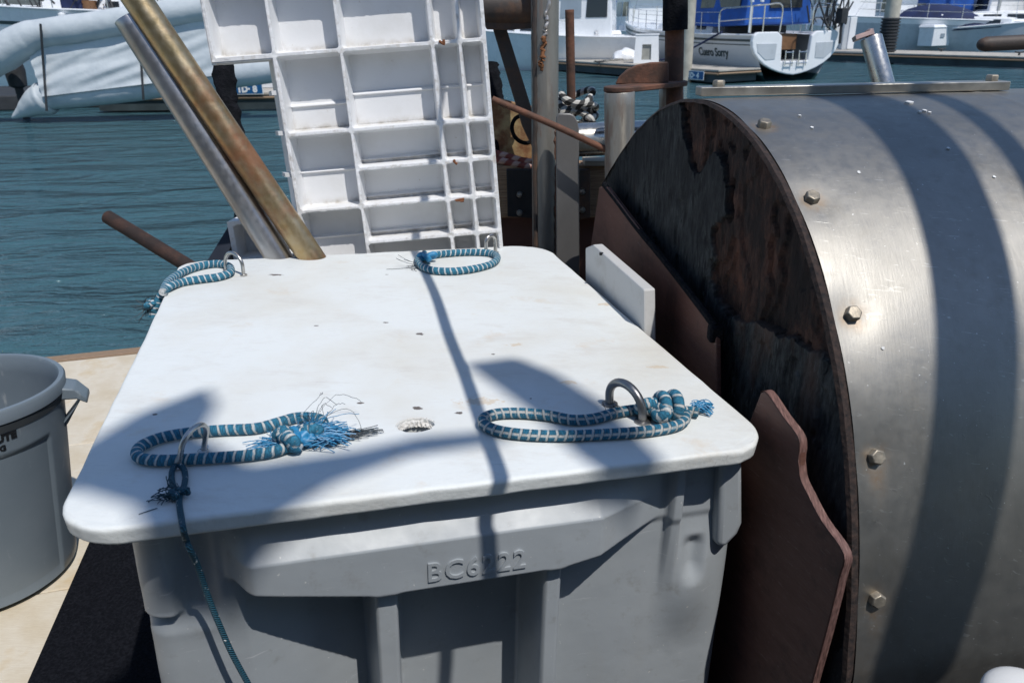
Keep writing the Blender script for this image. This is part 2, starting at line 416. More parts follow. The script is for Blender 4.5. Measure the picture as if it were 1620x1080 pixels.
def relief(x, z):
    """outward relief of the front wall (metres) in lid-frame x, z"""
    # upper band: hexagonal bulge
    band_ends = sst(-.338, -.285, x)*(1-np.clip((x-.235)/.125, 0, 1))
    bot = -.192+.04*np.clip((-.12-x)/.2, 0, 1)+.035*np.clip((x-.17)/.18, 0, 1)
    inb = sst(bot-.006, bot+.012, z)
    chamf = 1-np.clip((z+.098)/.046, 0, 1)*.92
    p = .054*band_ends*inb*chamf
    below = 1-inb
    # ribs
    rl = sst(-.131, -.118, x)*(1-sst(-.088, -.073, x)); rr = sst(.140, .152, x)*(1-sst(.176, .190, x))
    # recess floors
    fl_l = -.078*np.clip((x+.31)/.185, 0, 1)*(x < -.10); fl_m = -.085*((x >= -.10) & (x < .16)); fl_r = -.004-.012*(1-sst(.19, .36, x))
    floor = np.where(x < -.10, fl_l, np.where(x < .16, fl_m, fl_r))
    floor = np.where(x < -.31, 0., floor)
    bottom_up = sst(-.66, -.60, z)                       # recesses end lower down
    rib = np.maximum(rl, rr)
    p = p+below*(rib*.034+(1-rib)*floor*bottom_up)
    # corner column left and right, with hanging flanges
    p = p-.02*sst(-.335, -.375, x)*sst(-.24, -.19, z)
    p = p+.040*sst(-.392, -.412, x)*sst(-.212-.04*(x+.43), -.196-.04*(x+.43), z)*(1-.35*sst(-.38, -.405, x))
    p = p+.018*sst(.37, .378, x)*(1-sst(.392, .402, x))*sst(-.33, -.12, z)
    cr = .5*(1+np.cos(np.clip((x-.43)/.075, -1, 1)*math.pi))*.5*(1+np.cos(np.clip((z+.29)/.17, -1, 1)*math.pi))
    p = p+.020*cr-.016*.5*(1+np.cos(np.clip((x-.43)/.028, -1, 1)*math.pi))*sst(-.30, -.25, z)*(1-sst(-.22, -.19, z))
    dg = (x-.40)+.55*(z+.45); p = p+.012*np.exp(-(dg/.016)**2)*sst(.40, .44, x)*sst(-.47, -.42, z)*(1-sst(-.36, -.30, z))
    return p
# plan path: left side back->front, front, right side front->back
path = []; rc = .035; D2 = LD/2-.03
for k in range(10): path.append((XL, D2-(D2-(FY+rc))*k/10, -1, 0))
for k in range(7):
    a = math.pi+k*math.pi/2/6; path.append((XL+rc+rc*math.cos(a), FY+rc+rc*math.sin(a), math.cos(a), math.sin(a)))
NX = 250
for k in range(1, NX): path.append((XL+rc+(XR-XL-2*rc)*k/NX, FY, 0, -1))
for k in range(7):
    a = 1.5*math.pi+k*math.pi/2/6; path.append((XR-rc+rc*math.cos(a), FY+rc+rc*math.sin(a), math.cos(a), math.sin(a)))
for k in range(1, 11): path.append((XR, FY+rc+(D2-FY-rc)*k/10, 1, 0))
zs = list(np.linspace(-.034, -.50, 190))+list(np.linspace(-.51, -.79, 30))
PA = np.array(path)
rows = []
for z in zs:
    pr = relief(PA[:, 0], np.full(len(PA), z))*(np.abs(PA[:, 3])**.5)*(PA[:, 3] < 0)
    pr = pr+np.array([.0009*fbm(x*7, y*7, z*7, 3) for x, y, _, _ in path])
    X = PA[:, 0]+PA[:, 2]*pr; Y = PA[:, 1]+PA[:, 3]*pr
    rows.append(LC+np.outer(X, u_)+np.outer(Y, v_)+z*n_)
mb = MB(); mb.grid(np.array(rows))
bk = MB();
tub = thing('bulk_container', 'large grey moulded plastic container with stamped lettering, under the white lid', 'container', tuple(LW_(0, 0, -.83)))
obj('body', mb, M['tub'], tub, angle=180)
bk.prism([LW_(XL, D2, -.034), LW_(XR, D2, -.034), LW_(XR, D2, -.79), LW_(XL, D2, -.79)], tuple(-v_*.02))
obj('back_wall', bk, M['tub'], tub, smooth=False)
bk = MB().prism([LW_(XL+.01, FY+.03, -.77), LW_(XR-.01, FY+.03, -.77), LW_(XR-.01, D2-.02, -.77), LW_(XL+.01, D2-.02, -.77)], tuple(n_*.02))
obj('floor', bk, M['tub'], tub, smooth=False)
for sx in (-.36, .40):
    for sy in (-.42, .42):
        f = MB().prism([LW_(sx-.06, sy-.06, -.79), LW_(sx+.06, sy-.06, -.79), LW_(sx+.06, sy+.06, -.79), LW_(sx-.06, sy+.06, -.79)], tuple(-n_*.034))
        obj('foot', f, M['tub'], tub, smooth=False, bevel=.006)
# hanging lug on the right corner, beside the hand slot
lg = MB(); pts = [(.452, -.040), (.492, -.040), (.512, -.175), (.506, -.196), (.484, -.222), (.466, -.214), (.462, -.16)]
lg.prism([LW_(x, FY-.020, z) for x, z in pts], tuple(v_*.09)); obj('lug', lg, M['tub'], tub, bevel=.013, seg=4, angle=60)
txt = text_mb('BC6222', .047, .003, LW_(-.044, FY-.0540, -.1655), u_*.93, n_*1.0, -v_, bold=.0006, spacing=1.12)
obj('lettering', txt, M['tub'], tub, bevel=.0012, seg=2)

# ================================================================== BUNGEES, CORD
def bungee_mat(name, blue, white, pitch=64., rows=True):
    m = N(name); uvn = m.n('ShaderNodeUVMap'); sp = m.n('ShaderNodeSeparateXYZ'); m.l(uvn.outputs[0], sp.inputs[0])
    sl = m.math('MULTIPLY', m.math('SINE', m.math('MULTIPLY', sp.outputs[1], 6.2832)), .16)
    uu = m.math('FRACT', m.math('ADD', m.math('ADD', m.math('MULTIPLY', sp.outputs[0], pitch), sl), m.math('MULTIPLY', m.noise(60, 3), .45)))
    vv = m.math('FRACT', m.math('ADD', m.math('MULTIPLY', sp.outputs[1], 3.), .22))
    a = m.math('MULTIPLY', m.val(uu, .19, .26), m.val(uu, .98, .93)); b = m.math('MULTIPLY', m.val(vv, .10, .2), m.val(vv, .97, .9))
    f = m.math('MULTIPLY', a, b) if rows else a
    f = m.math('MULTIPLY', f, m.val(m.noise(160, 4, .7), .24, .36))
    fib = m.n('ShaderNodeTexWave'); fib.inputs['Scale'].default_value = 1.0; m.l(uvn.outputs[0], fib.inputs[0])
    mp = m.n('ShaderNodeMapping'); m.l(uvn.outputs[0], mp.inputs[0]); mp.inputs['Scale'].default_value = (380, 6, 1); m.l(mp.outputs[0], fib.inputs[0])
    dirt = m.noise(45, 4)
    cb = m.mix(dirt, tuple(x*.55 for x in blue), tuple(min(1, x*1.35) for x in blue)); cw = m.mix(m.ramp(m.noise(80, 4), [(.3, 0), (.5, 1)]), tuple(x*.6 for x in white), white)
    dk = m.math('MULTIPLY', m.math('SUBTRACT', 1., f), m.math('MULTIPLY', m.val(uu, .30, .22), m.val(uu, .0, .05)))
    edge = m.val(m.math('ABSOLUTE', m.math('SUBTRACT', uu, .25)), .10, .02)
    fibre = m.noise(1., 3, .6, mp.outputs[0])
    cb = m.mix(m.ramp(fibre, [(.40, .7), (.62, 0)]), cb, tuple(x*.35 for x in blue)); cw = m.mix(m.ramp(fibre, [(.50, 0), (.66, .6)]), cw, tuple(min(1, x*1.3) for x in blue))
    cc = m.mix(m.math('MULTIPLY', edge, .55), m.mix(f, cw, cb), tuple(x*.25 for x in blue))
    m.set(color=cc, rough=.75, spec=.3); m.bump(fibre, .5, .0015)
    m.bump(m.math('ADD', f, m.math('MULTIPLY', fib.outputs['Fac'], .35)), .6, .0022); return m.m
M['bungee'] = bungee_mat('blue_white_braid', (.045, .235, .37), (.62, .62, .59), 74, False)
M['bungee_pale'] = bungee_mat('faded_blue_white_braid', (.05, .25, .38), (.66, .68, .68), 66, False)
M['bungee_grey'] = bungee_mat('worn_blue_white_braid', (.035, .20, .32), (.58, .57, .53), 70)
m = N('bright_blue_fibre'); m.set(color=m.mix(m.noise(200, 3), (.012, .13, .30), (.04, .30, .52)), rough=.45); M['fray'] = m.m
M['black_fibre'] = plain('black_fibre', (.016, .030, .042), .6)
def lp(pts, h=.0105): return [on_plane(x, y, LC+n_*h, n_) for x, y in pts]
def fray(ctr, dirs, n, L, r, mat, parent, name, curl=.5, seed=1):
    rnd = random.Random(seed); mb = MB()
    for _ in range(n):
        d = unit(np.array(dirs[rnd.randrange(len(dirs))])+np.array([rnd.gauss(0, curl), rnd.gauss(0, curl), rnd.gauss(0, curl*.5)]))
        p = ctr+np.array([rnd.gauss(0, .008), rnd.gauss(0, .008), rnd.gauss(0, .003)]); pts = [p]; ll = L*rnd.uniform(.4, 1.1)
        bend = np.array([rnd.gauss(0, 1), rnd.gauss(0, 1), rnd.gauss(0, .6)])*.34
        for k in range(7):
            d = unit(d+bend); p = p+d*ll/7
            hz = (p-LC)@n_
            if hz < .001 and abs((p-LC)@u_) < LW/2 and abs((p-LC)@v_) < LD/2: p = p+n_*(.001-hz)
            pts.append(p)
        mb.tube(pts, r, 4)
    return obj(name, mb, mat, parent)
def knot(ctr, ax, size, r, mat, parent, name='knot', seed=3, n=2):
    rnd = random.Random(seed); mb = MB()
    e1 = unit(ax); e2 = unit(np.cross(n_, e1)); e3 = np.cross(e1, e2)
    for j in range(n):
        pts = []; ph = rnd.uniform(0, 6)
        for k in range(40):
            t = 2*math.pi*k/40
            x = math.sin(t+ph)+1.6*math.sin(2*t+ph)*.6; y = math.cos(t)-1.3*math.cos(2*t)*.55; z = .55*math.sin(3*t+j)
            pts.append(ctr+size*(e1*x*.75+e2*y*.55+e3*(z*.55+.25)))
        mb.tube(pts, r, 10, closed=True)
    return obj(name, mb, mat, parent)
# front left
t = thing('bungee_loop', 'blue and white bungee with frayed bright blue knot, in the front left pad eye', 'bungee cord', tuple(on_plane(340, 705, LC, n_)), group='bungee loops on the lid')
pts = lp([(505, 678), (512, 668), (500, 661), (470, 660), (440, 668), (405, 677), (350, 680), (300, 684), (255, 692), (224, 705), (216, 717), (225, 725), (255, 728), (300, 726), (350, 723), (400, 719), (440, 712), (468, 700)])
obj('strand', MB().tube(smooth_path(pts, 6), .0086, 14), M['bungee'], t)
kc = on_plane(468, 696, LC+n_*.014, n_)
knot(kc, u_, .024, .0092, M['bungee'], t, seed=4); knot(kc+u_*.006, v_, .018, .0085, M['fray'], t, seed=9, n=1)
def fan(ctr, a0, spread, n, L, r, mat, parent, name, kap=(-20, 30), lift=.014, seed=1, start=.007):
    rnd = random.Random(seed); mb = MB()
    for _ in range(n):
        a = a0+rnd.gauss(0, spread); k = rnd.uniform(*kap); ll = L*rnd.uniform(.55, 1.1); h0 = rnd.uniform(.001, lift); h1 = rnd.uniform(.0012, lift*.8)
        p = ctr+u_*rnd.gauss(0, start)+v_*rnd.gauss(0, start); p = p-n_*((p-LC)@n_); pts = []
        for j in range(12):
            f = j/11; pts.append(p+n_*(h0*(1-f)+h1*f+.35*lift*math.sin(math.pi*f)*rnd.uniform(.8, 1.2)))
            a += k*ll/11+rnd.gauss(0, .05); p = p+(u_*math.cos(a)+v_*math.sin(a))*ll/11
        mb.tube(pts, r, 4)
    return obj(name, mb, mat, parent)
fan(kc+u_*.018, .08, .20, 150, .056, .0010, M['fray'], t, 'blue_fray', (-8, 26), .020, 2, .009)
fan(kc+u_*.02+v_*.012, .35, .6, 40, .075, .0006, M['fray'], t, 'blue_fray', (5, 45), .03, 12, .009)
fan(kc+u_*.050+v_*.002, .24, .09, 26, .085, .0007, M['black_fibre'], t, 'black_tuft', (-3, 4), .010, 3, .003)
fan(kc+u_*.03+v_*.03, 1.0, .6, 11, .07, .0004, M['black_fibre'], t, 'loose_threads', (-35, 35), .05, 5, .014)
fan(kc-u_*.015+v_*.006, 2.9, .3, 40, .05, .0007, M['fray'], t, 'blue_fray', (-22, 22), .012, 6, .006)
# front right
t = thing('bungee_loop', 'long blue and white bungee with short fringed tail, in the front right pad eye', 'bungee cord', tuple(on_plane(920, 672, LC, n_)), group='bungee loops on the lid')
pts = lp([(1030, 645), (1000, 648), (972, 653), (940, 662), (905, 664), (868, 657), (825, 653), (788, 654), (766, 661), (766, 671), (788, 681), (830, 687), (890, 689), (950, 687), (1010, 683), (1060, 676), (1082, 666), (1085, 655)])
obj('strand', MB().tube(smooth_path(pts, 6), .0091, 14), M['bungee_grey'], t)
kc = on_plane(1042, 650, LC+n_*.016, n_); knot(kc, u_, .024, .0098, M['bungee'], t, seed=11, n=2)
for q in (.004, .026): obj('wrap_turn', MB().tube([kc+u_*(q+.003*math.sin(a))+v_*.019*math.cos(a)+n_*(.006+.020*math.sin(a)) for a in np.linspace(0, 2*math.pi, 20, endpoint=False)], .0098, 12, closed=True), M['bungee'], t)
obj('tail', MB().tube(smooth_path([kc+u_*.02, *lp([(1090, 650), (1105, 652)], .012)], 5), .0085, 12), M['bungee_grey'], t)
fan(on_plane(1100, 652, LC, n_), .05, .38, 110, .026, .0010, M['fray'], t, 'blue_fray', (-20, 20), .016, 12, .005)
fray(on_plane(975, 648, LC+n_*.012, n_), [(-.6, .6, .5), (0, 1, .4)], 16, .022, .0005, M['black_fibre'], t, 'loose_threads', .5, 13)
# back left
t = thing('bungee_loop', 'blue and white bungee loop hanging over the back left corner of the lid', 'bungee cord', tuple(on_plane(310, 430, LC, n_)), group='bungee loops on the lid')
pts = lp([(258, 462), (266, 446), (286, 432), (312, 422), (342, 417), (362, 421), (364, 431), (345, 438), (315, 442), (285, 447), (264, 456)])
e = on_plane(250, 478, LC-n_*.02, n_); pts += [e, e+np.array([-.012, -.02, -.035])]
obj('strand', MB().tube(smooth_path(pts, 6), .0100, 14), M['bungee_pale'], t)
knot(e+np.array([-.016, -.01, -.006]), v_, .013, .006, M['bungee_pale'], t, seed=21)
fray(e+np.array([-.02, -.01, -.01]), [(-.6, -.3, -.6), (-.5, .2, .2)], 40, .045, .0008, M['black_fibre'], t, 'loose_threads', .5, 22)
# back right
t = thing('bungee_loop', 'small blue and white bungee loop through the back right pad eye of the lid', 'bungee cord', tuple(on_plane(725, 412, LC, n_)), group='bungee loops on the lid')
pts = lp([(672, 408), (690, 403), (720, 400), (752, 399), (778, 401), (787, 408), (776, 418), (750, 425), (715, 429), (682, 427), (664, 418), (662, 408)])
obj('strand', MB().tube(smooth_path(pts, 6, True), .0098, 14, closed=True), M['bungee_pale'], t)
kc = on_plane(676, 408, LC+n_*.016, n_); knot(kc, u_, .017, .0075, M['fray'], t, seed=31, n=2); knot(kc+v_*.01, v_, .014, .007, M['bungee_pale'], t, seed=32, n=1)
fray(on_plane(662, 420, LC+n_*.008, n_), [(-1, .05, 0), (-1, .25, .05)], 14, .075, .0006, M['black_fibre'], t, 'loose_threads', .14, 33)
# thin cord tied to the front left eye
m = N('teal_cord'); uvn = m.n('ShaderNodeUVMap'); mp = m.n('ShaderNodeMapping'); mp.inputs['Scale'].default_value = (150, 3, 1); m.l(uvn.outputs[0], mp.inputs[0])
wv = m.n('ShaderNodeTexWave', bands_direction='DIAGONAL'); wv.inputs['Scale'].default_value = 1; m.l(mp.outputs[0], wv.inputs[0])
ck = m.ramp(m.noise(120, 2), [(.66, 0), (.69, 1)])
m.set(color=m.mix(ck, m.mix(wv.outputs['Fac'], (.004, .035, .06), (.015, .10, .15)), (.55, .6, .6)), rough=.7); m.bump(wv.outputs['Fac'], .7, .002); M['cord'] = m.m
t = thing('thin_cord', 'thin dark teal cord knotted to a pad eye and hanging down the container front', 'cord', tuple(on_plane(285, 770, LC, n_)))
fp = LC+v_*(-LD/2-.016)
hang = [on_plane(x, y, fp+v_*q, v_) for x, y, q in ((300, 868, -.004), (312, 893, .012), (330, 945, .02), (348, 990, .02), (368, 1035, .02), (395, 1085, .02), (430, 1150, .02))]
main = lp([(284, 782), (284, 800), (287, 820), (290, 838)], .005)+[on_plane(295, 855, LC+v_*(-LD/2-.006), v_)]+hang
obj('strand', MB().tube(smooth_path(main, 6), .0042, 8), M['cord'], t)
obj('loop', MB().tube(smooth_path(lp([(282, 782), (273, 765), (272, 745), (279, 735), (290, 740), (293, 755), (290, 772), (284, 783)], .006), 6), .0042, 8), M['cord'], t)
kc = on_plane(281, 782, LC+n_*.008, n_); knot(kc, u_, .009, .0042, M['cord'], t, seed=41)
fray(kc-u_*.008, [(-1, 0, .1), (-.9, -.3, .1), (-.8, .3, .2)], 46, .024, .0007, M['cord'], t, 'cut_end', .3, 42)

# ================================================================== TRASH BIN
m = N('grey_bin_plastic')
c = m.ramp(m.noise(4, 6, .6), [(.3, (.140, .178, .212)), (.7, (.180, .218, .252))])
c = m.mix(m.ramp(m.noise(26, 6, .7, m.co((1, 1, .25))), [(.62, 0), (.72, .5)]), c, (.42, .44, .44))
m.set(color=c, rough=m.val(m.noise(9, 4), .3, .7, .38, .55), spec=.4); m.bump(m.noise(50, 3), .08, .003); M['bin'] = m.m
BC = np.array([-1.512, 1.822, 0.]); BR, BH = .249, .582; BT = (.0356, .0434); BS = (.0417, .0275)
def BP(a, r, z):
    """point on the slightly pushed-over bin: angle, radius, height"""
    k = z/BH; ax = unit([BT[0]*k, BT[1]*k, 1.]); e1 = unit(np.cross([0, 1, 0], ax)); e2 = np.cross(ax, e1)
    c0 = BC+np.array([BS[0]*k, BS[1]*k, z])
    return c0+r*(math.cos(a)*e1+math.sin(a)*e2)
NB = 240; PANC = 300.
def bprof(z): return BR*(.855+.125*z/BH)
prof = [(.02, .006), (bprof(0)-.02, .002), (bprof(0), .018)]+[(bprof(z), z) for z in np.linspace(.05, .505, 60)]
prof += [(bprof(.515)+.001, .518), (bprof(.53)+.003, .538), (BR-.006, .542), (BR, .546), (BR+.001, .575), (BR-.003, .582), (BR-.014, .582), (BR-.018, .575), (BR-.02, .53)]+[(bprof(z)-.006, z) for z in np.linspace(.48, .03, 10)]+[(.01, .022)]
rows = []
for i, (r, z) in enumerate(prof):
    row = []
    for k in range(NB+1):
        a = 2*math.pi*k/NB; rr = r
        if 3 <= i < 63:                                    # shallow moulded panel below the lettering
            da = ((a+math.radians(100)) % (2*math.pi))-math.pi*0
            ang = math.degrees((a+2*math.pi) % (2*math.pi))
            dd = min(abs(ang-PANC), 360-abs(ang-PANC))
            pan = sst(56, 53, dd)*sst(.456, .448, z)
            rr -= .007*float(pan)
        row.append(BP(a, rr, z))
    rows.append(row)
# denser rows are not needed: the panel edge sits between rings
binr = thing('trash_bin', 'round grey plastic trash bin without a lid standing on the deck at left', 'trash bin', tuple(BC))
bb = MB().grid(np.array(rows)); body = obj('body', bb, M['bin'], binr, angle=45)
gm = plain('black_lettering', (.012, .013, .015), .5)
band = MB()
gr = [[BP(2*math.pi*k/NB, bprof(.52)+.0022+dr, z) for k in range(NB+1)] for dr, z in ((-.002, .519), (0, .520), (.003, .541), (-.002, .5415))]
band.grid(np.array(gr)); obj('rim_groove', band, plain('groove_plastic', (.05, .058, .064), .6), binr)
hd = MB(); ha = math.radians(22)
for side in (1,):
    def hp(da, r, z): return BP(ha+da, r, z)
    wv_ = .19
    hd.loft([[hp(-wv_, BR-.012, .524), hp(-wv_, BR-.012, .560), hp(wv_, BR-.012, .560), hp(wv_, BR-.012, .524)],
             [hp(-wv_*.75, BR+.030, .518), hp(-wv_*.75, BR+.026, .550), hp(wv_*.75, BR+.026, .550), hp(wv_*.75, BR+.030, .518)],
             [hp(-wv_*.62, BR+.054, .500), hp(-wv_*.62, BR+.054, .516), hp(wv_*.62, BR+.054, .516), hp(wv_*.62, BR+.054, .500)]])
obj('handle', hd, M['bin'], binr, bevel=.004)
hd = MB(); hd.loft([[hp(-.10, BR-.02, .42), hp(.10, BR-.02, .42), hp(.12, BR-.02, .44), hp(-.12, BR-.02, .44)], [hp(-.05, BR-.004, .44), hp(.05, BR-.004, .44), hp(.10, BR+.036, .51), hp(-.10, BR+.036, .51)]])
obj('handle_rib', hd, M['bin'], binr, bevel=.003)
hd = MB(); ha = math.radians(160); hd.loft([[hp(-wv_, BR-.012, .524), hp(-wv_, BR-.012, .560), hp(wv_, BR-.012, .560), hp(wv_, BR-.012, .524)], [hp(-wv_*.62, BR+.054, .500), hp(-wv_*.62, BR+.054, .516), hp(wv_*.62, BR+.054, .516), hp(wv_*.62, BR+.054, .500)]])
obj('handle', hd, M['bin'], binr, bevel=.004)
# lettering wraps round the wall: only the end of it is inside the picture
def wrap_text(s, size, a_end, z, bold, name):
    t = text_mb(s, size, .0008, (0, 0, 0), (1, 0, 0), (0, 1, 0), (0, 0, 1), bold=bold, align='RIGHT', res=2)
    v = []
    for x, y, zz in t.v: v.append(BP(a_end+x/bprof(z), bprof(z+y)+.0012+zz, z+y))
    q = MB(); q.add(v, t.f); return obj(name, q, gm, binr, smooth=False)
def bin_angle(px, z):
    best = None
    for a in np.linspace(-math.pi*.95, .5, 600):
        q = BP(a, bprof(z), z)-O_; X = 810+FPX*(q@R_)/(q@F_)
        if best is None or abs(X-px) < best[0]: best = (abs(X-px), a)
    return best[1]
wrap_text('BRUTE', .027, bin_angle(26, .498), .498, .0016, 'lettering')
wrap_text('CONTAINER G', .021, bin_angle(10, .473), .473, .0006, 'lettering')

# ================================================================== WHITE PALLET
pn = np.array([.07292924, -.99351444, .08723754]); pf1 = np.array([.99555492, .07774673, .05315868]); pf2 = np.array([-.05959635, .08297294, .9947682]); pp0 = np.array([-.42837489, 2.24106964, .85023109])
def PP(x, y, z=0): return pp0+pf1*x+pf2*y+pn*z
PD = .074
cx_ = [-.3483, -.1825, -.0002, .2537, .3301, .3974]
ry_ = [-.217, -.110, -.0025, .105, .213, .3225, .5374, .752]
def sdf(x, y, x0, x1, y0, y1, r):
    qx = np.abs(x-(x0+x1)/2)-(x1-x0)/2+r; qy = np.abs(y-(y0+y1)/2)-(y1-y0)/2+r
    return np.hypot(np.maximum(qx, 0), np.maximum(qy, 0))+np.minimum(np.maximum(qx, qy), 0)-r
gx = np.linspace(-.394, .4045, 330); gy = np.linspace(-.222, .76, 400)
X, Y = np.meshgrid(gx, gy, indexing='ij')
Hh = np.full(X.shape, PD); DIRT = np.zeros(X.shape)
Hh += np.array([[.0014*fbm(a*60, b*60, 2, 3) for b in gy[::4]] for a in gx[::4]]).repeat(4, 0).repeat(4, 1)[:X.shape[0], :X.shape[1]]
def cell(x0, x1, y0, y1, ledge=None, depth=PD, t=.0052):
    d = sdf(X, Y, x0+t, x1-t, y0+t, y1-t, .009)
    k = sst(.0012, -.0062, d)
    Hh[:] = Hh*(1-k)+k*(PD-depth)
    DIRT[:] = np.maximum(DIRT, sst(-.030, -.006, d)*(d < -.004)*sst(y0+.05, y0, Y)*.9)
    if ledge is not None:
        kk = sst(-.001, -.004, d)*np.exp(-((Y-ledge)/.0035)**4)
        Hh[:] = Hh+kk*.011
        Hh[:] = Hh+.004*sst(ledge, ledge-.004, Y)*sst(-.004, -.008, d)
for c_ in range(1, 5):
    x0, x1 = cx_[c_], cx_[c_+1]
    cell(x0, x1, .5374, .752, None)
    cell(x0, x1, .3225, .5374, .3225+.098 if c_ != 1 else .3225+.078)
    if c_ == 1:
        cell(x0, x1, .105, .3225, .213)
        cell(x0, x1, -.110, .105, .018)
    else:
        for a, b in ((.213, .3225), (.105, .213), (-.0025, .105), (-.110, -.0025)): cell(x0, x1, a, b, a+.022)
    cell(x0, x1, -.217, -.110)
cell(cx_[0], cx_[1], .5374, .752)
cell(-.383, cx_[1]-.0, -.02, .088); cell(-.383, cx_[1], -.128, -.02)
keep = np.ones(X.shape, bool)
keep &= ~((X < cx_[1]-.006) & (Y > .094) & (Y < .5305))
keep &= ~((X < cx_[0]-.006) & (Y > .094))
pm = MB()
pts = np.array([[PP(X[i, j], Y[i, j], Hh[i, j]-PD) for j in range(len(gy))] for i in range(len(gx))])
pm.grid(pts, keep)
def pslab(x0, x1, y0, y1, z0, z1, x0b=None):
    x0b = x0 if x0b is None else x0b
    a = [PP(x0b, y0, z0), PP(x1, y0, z0), PP(x1, y1, z0), PP(x0b, y1, z0)]; b = [PP(x0, y0, z1), PP(x1, y0, z1), PP(x1, y1, z1), PP(x0, y1, z1)]
    pm.loft([a, b])
m = N('white_pallet_plastic')
c = m.mix(m.ramp(m.noise(6, 6, .65), [(.5, 0), (.75, .5)]), (.76, .765, .77), (.60, .585, .55))
c = m.mix(m.ramp(m.noise(75, 5, .7), [(.68, 0), (.74, .7)]), c, (.36, .29, .21))
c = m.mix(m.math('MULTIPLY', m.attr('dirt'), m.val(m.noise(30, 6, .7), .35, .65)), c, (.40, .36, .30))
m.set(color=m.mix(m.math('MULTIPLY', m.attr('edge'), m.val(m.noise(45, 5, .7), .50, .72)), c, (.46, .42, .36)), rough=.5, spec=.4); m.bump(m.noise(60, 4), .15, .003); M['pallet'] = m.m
ed = list((Hh.reshape(-1) > PD-.006).astype(float)*.8)
nf = len(pm.v)
pslab(cx_[1]-.0062, .4045, -.222, .76, -.13, -PD-.003, cx_[1]-.045)        # back of the pallet
pslab(cx_[0]-.0062, cx_[1]-.0065, .5305, .76, -.13, -PD-.003, cx_[0]-.042)
pslab(-.394, cx_[1]-.0065, -.222, .094, -.13, -PD-.003)
for y0, y1 in ((.53, .76), (.095, .53), (-.222, .094)):                      # left side walls joining front and back
    xx = {.53: cx_[0]-.0065, .095: cx_[1]-.0065, -.222: -.394}[y0]
    pslab(xx-.001, xx+.004, y0, y1, -PD-.004, -.003)
pslab(.4005, .4052, -.222, .76, -.125, -.003)
pslab(cx_[0]-.004, cx_[1], .5285, .534, -.11, -.002)
pslab(-.39, cx_[1], .088, .0935, -.11, -.002)
for y in (.44, .33, .213):
    pslab(cx_[1]-.026, cx_[1]-.005, y-.006, y+.006, -.06, -.012, cx_[1]-.044)
for y in (-.84, -.63, -.42): pslab(-.394, .4045, y, y+.195, -.13, 0)         # lower deck boards, hidden by the lid
for x in (-.37, 0, .36): pslab(x, x+.04, -.855, -.222, -.128, -.004)
pm.attr['edge'] = ed+[0.]*(len(pm.v)-nf); pm.attr['dirt'] = list(DIRT.reshape(-1))+[0.]*(len(pm.v)-nf)
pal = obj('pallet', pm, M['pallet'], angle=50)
tag(pal, 'white ribbed plastic pallet standing on its edge behind the lid', 'pallet')
rust = rusty('rust_brown', (.10, .06, .04), (.20, .075, .03), .35, 14, .2, .7); M['rust'] = rust
for x, y in ((703, 66), (722, 256), (727, 318)):
    q = on_plane(x, y, pp0, pn); cl = MB()
    cl.tube(smooth_path([q+pf1*random.uniform(-.014, .014)+pf2*random.uniform(-.008, .008)+pn*random.uniform(.002, .005) for _ in range(5)], 4), [.003+.0012*random.random() for _ in range(17)], 6)
    obj('rust_flake', cl, rust, pal)

# ================================================================== PIPES LEANING ON THE PALLET
def pipe_mb(a, b, r, wall=.006, n=40):
    a = np.array(a); b = np.array(b); ax = unit(b-a); e1 = unit(np.cross(ax, [0, 0, 1.])); e2 = np.cross(ax, e1); L = np.linalg.norm(b-a)
    pr = [(r-wall, L*.995), (r-wall, .0), (r-wall*.7, -.0008), (r-.0012, -.0008), (r, .0008)]+[(r, L*k/30) for k in range(1, 31)]+[(r-wall, L)]
    return MB().lathe(pr, a, (e1, e2, ax), n)
pq = pp0+pn*.075
m = N('dull_aluminium'); co = m.co((1, 1, 1)); f = m.noise(10, 6, .65); st_ = m.noise(60, 4, .6)
c = m.mix(m.ramp(f, [(.42, 0), (.7, .7)]), (.44, .44, .45), (.33, .29, .25))
m.set(color=m.mix(m.ramp(m.noise(90, 4, .7), [(.66, 0), (.75, .5)]), c, (.62, .62, .62)), metal=.95, rough=m.val(st_, .3, .7, .30, .42)); m.bump(st_, .12, .002); M['alu'] = m.m
a = on_plane(203, 28, pq+pn*.02, pn); b = on_plane(452, 425, pq, pn)
tag(obj('metal_pipe', pipe_mb(a, b, .0375, .005), M['alu']), 'dull grey aluminium pipe leaning on the pallet, left of the brassy pipe', 'pipe', 'pipes leaning on the pallet')
m = N('brassy_rusty_pipe'); f = m.noise(7, 7, .62); f2 = m.noise(30, 6, .65)
zc = m.n('ShaderNodeSeparateXYZ'); m.l(m.co(), zc.inputs[0])
low = m.math('MULTIPLY', m.val(zc.outputs[2], .62, .35), m.val(zc.outputs[2], .08, .20))
rm = m.math('ADD', m.math('MULTIPLY', low, .14), f)
c = m.mix(m.ramp(f2, [(.35, 0), (.7, 1)]), (.47, .34, .17), (.54, .44, .29))
c = m.mix(m.ramp(rm, [(.55, 0), (.72, .85)]), c, (.30, .125, .06))
m.set(color=c, metal=m.val(m.ramp(rm, [(.6, 0), (.8, 1)]), 0, 1, .95, .45), rough=m.val(f2, .3, .7, .30, .46)); m.bump(f2, .25, .003); M['brass'] = m.m
a = on_plane(160, -85, pq+pn*.045, pn); b = on_plane(505, 425, pq+pn*.012, pn)
tag(obj('metal_pipe', pipe_mb(a, b, .0365, .005), M['brass']), 'brassy brown rust-stained pipe leaning on the pallet, right of the grey pipe', 'pipe', 'pipes leaning on the pallet')
m_rr = rusty('rusty_bar', (.030, .019, .016), (.055, .028, .020), .5, 18, .1, .8, bump=.6)
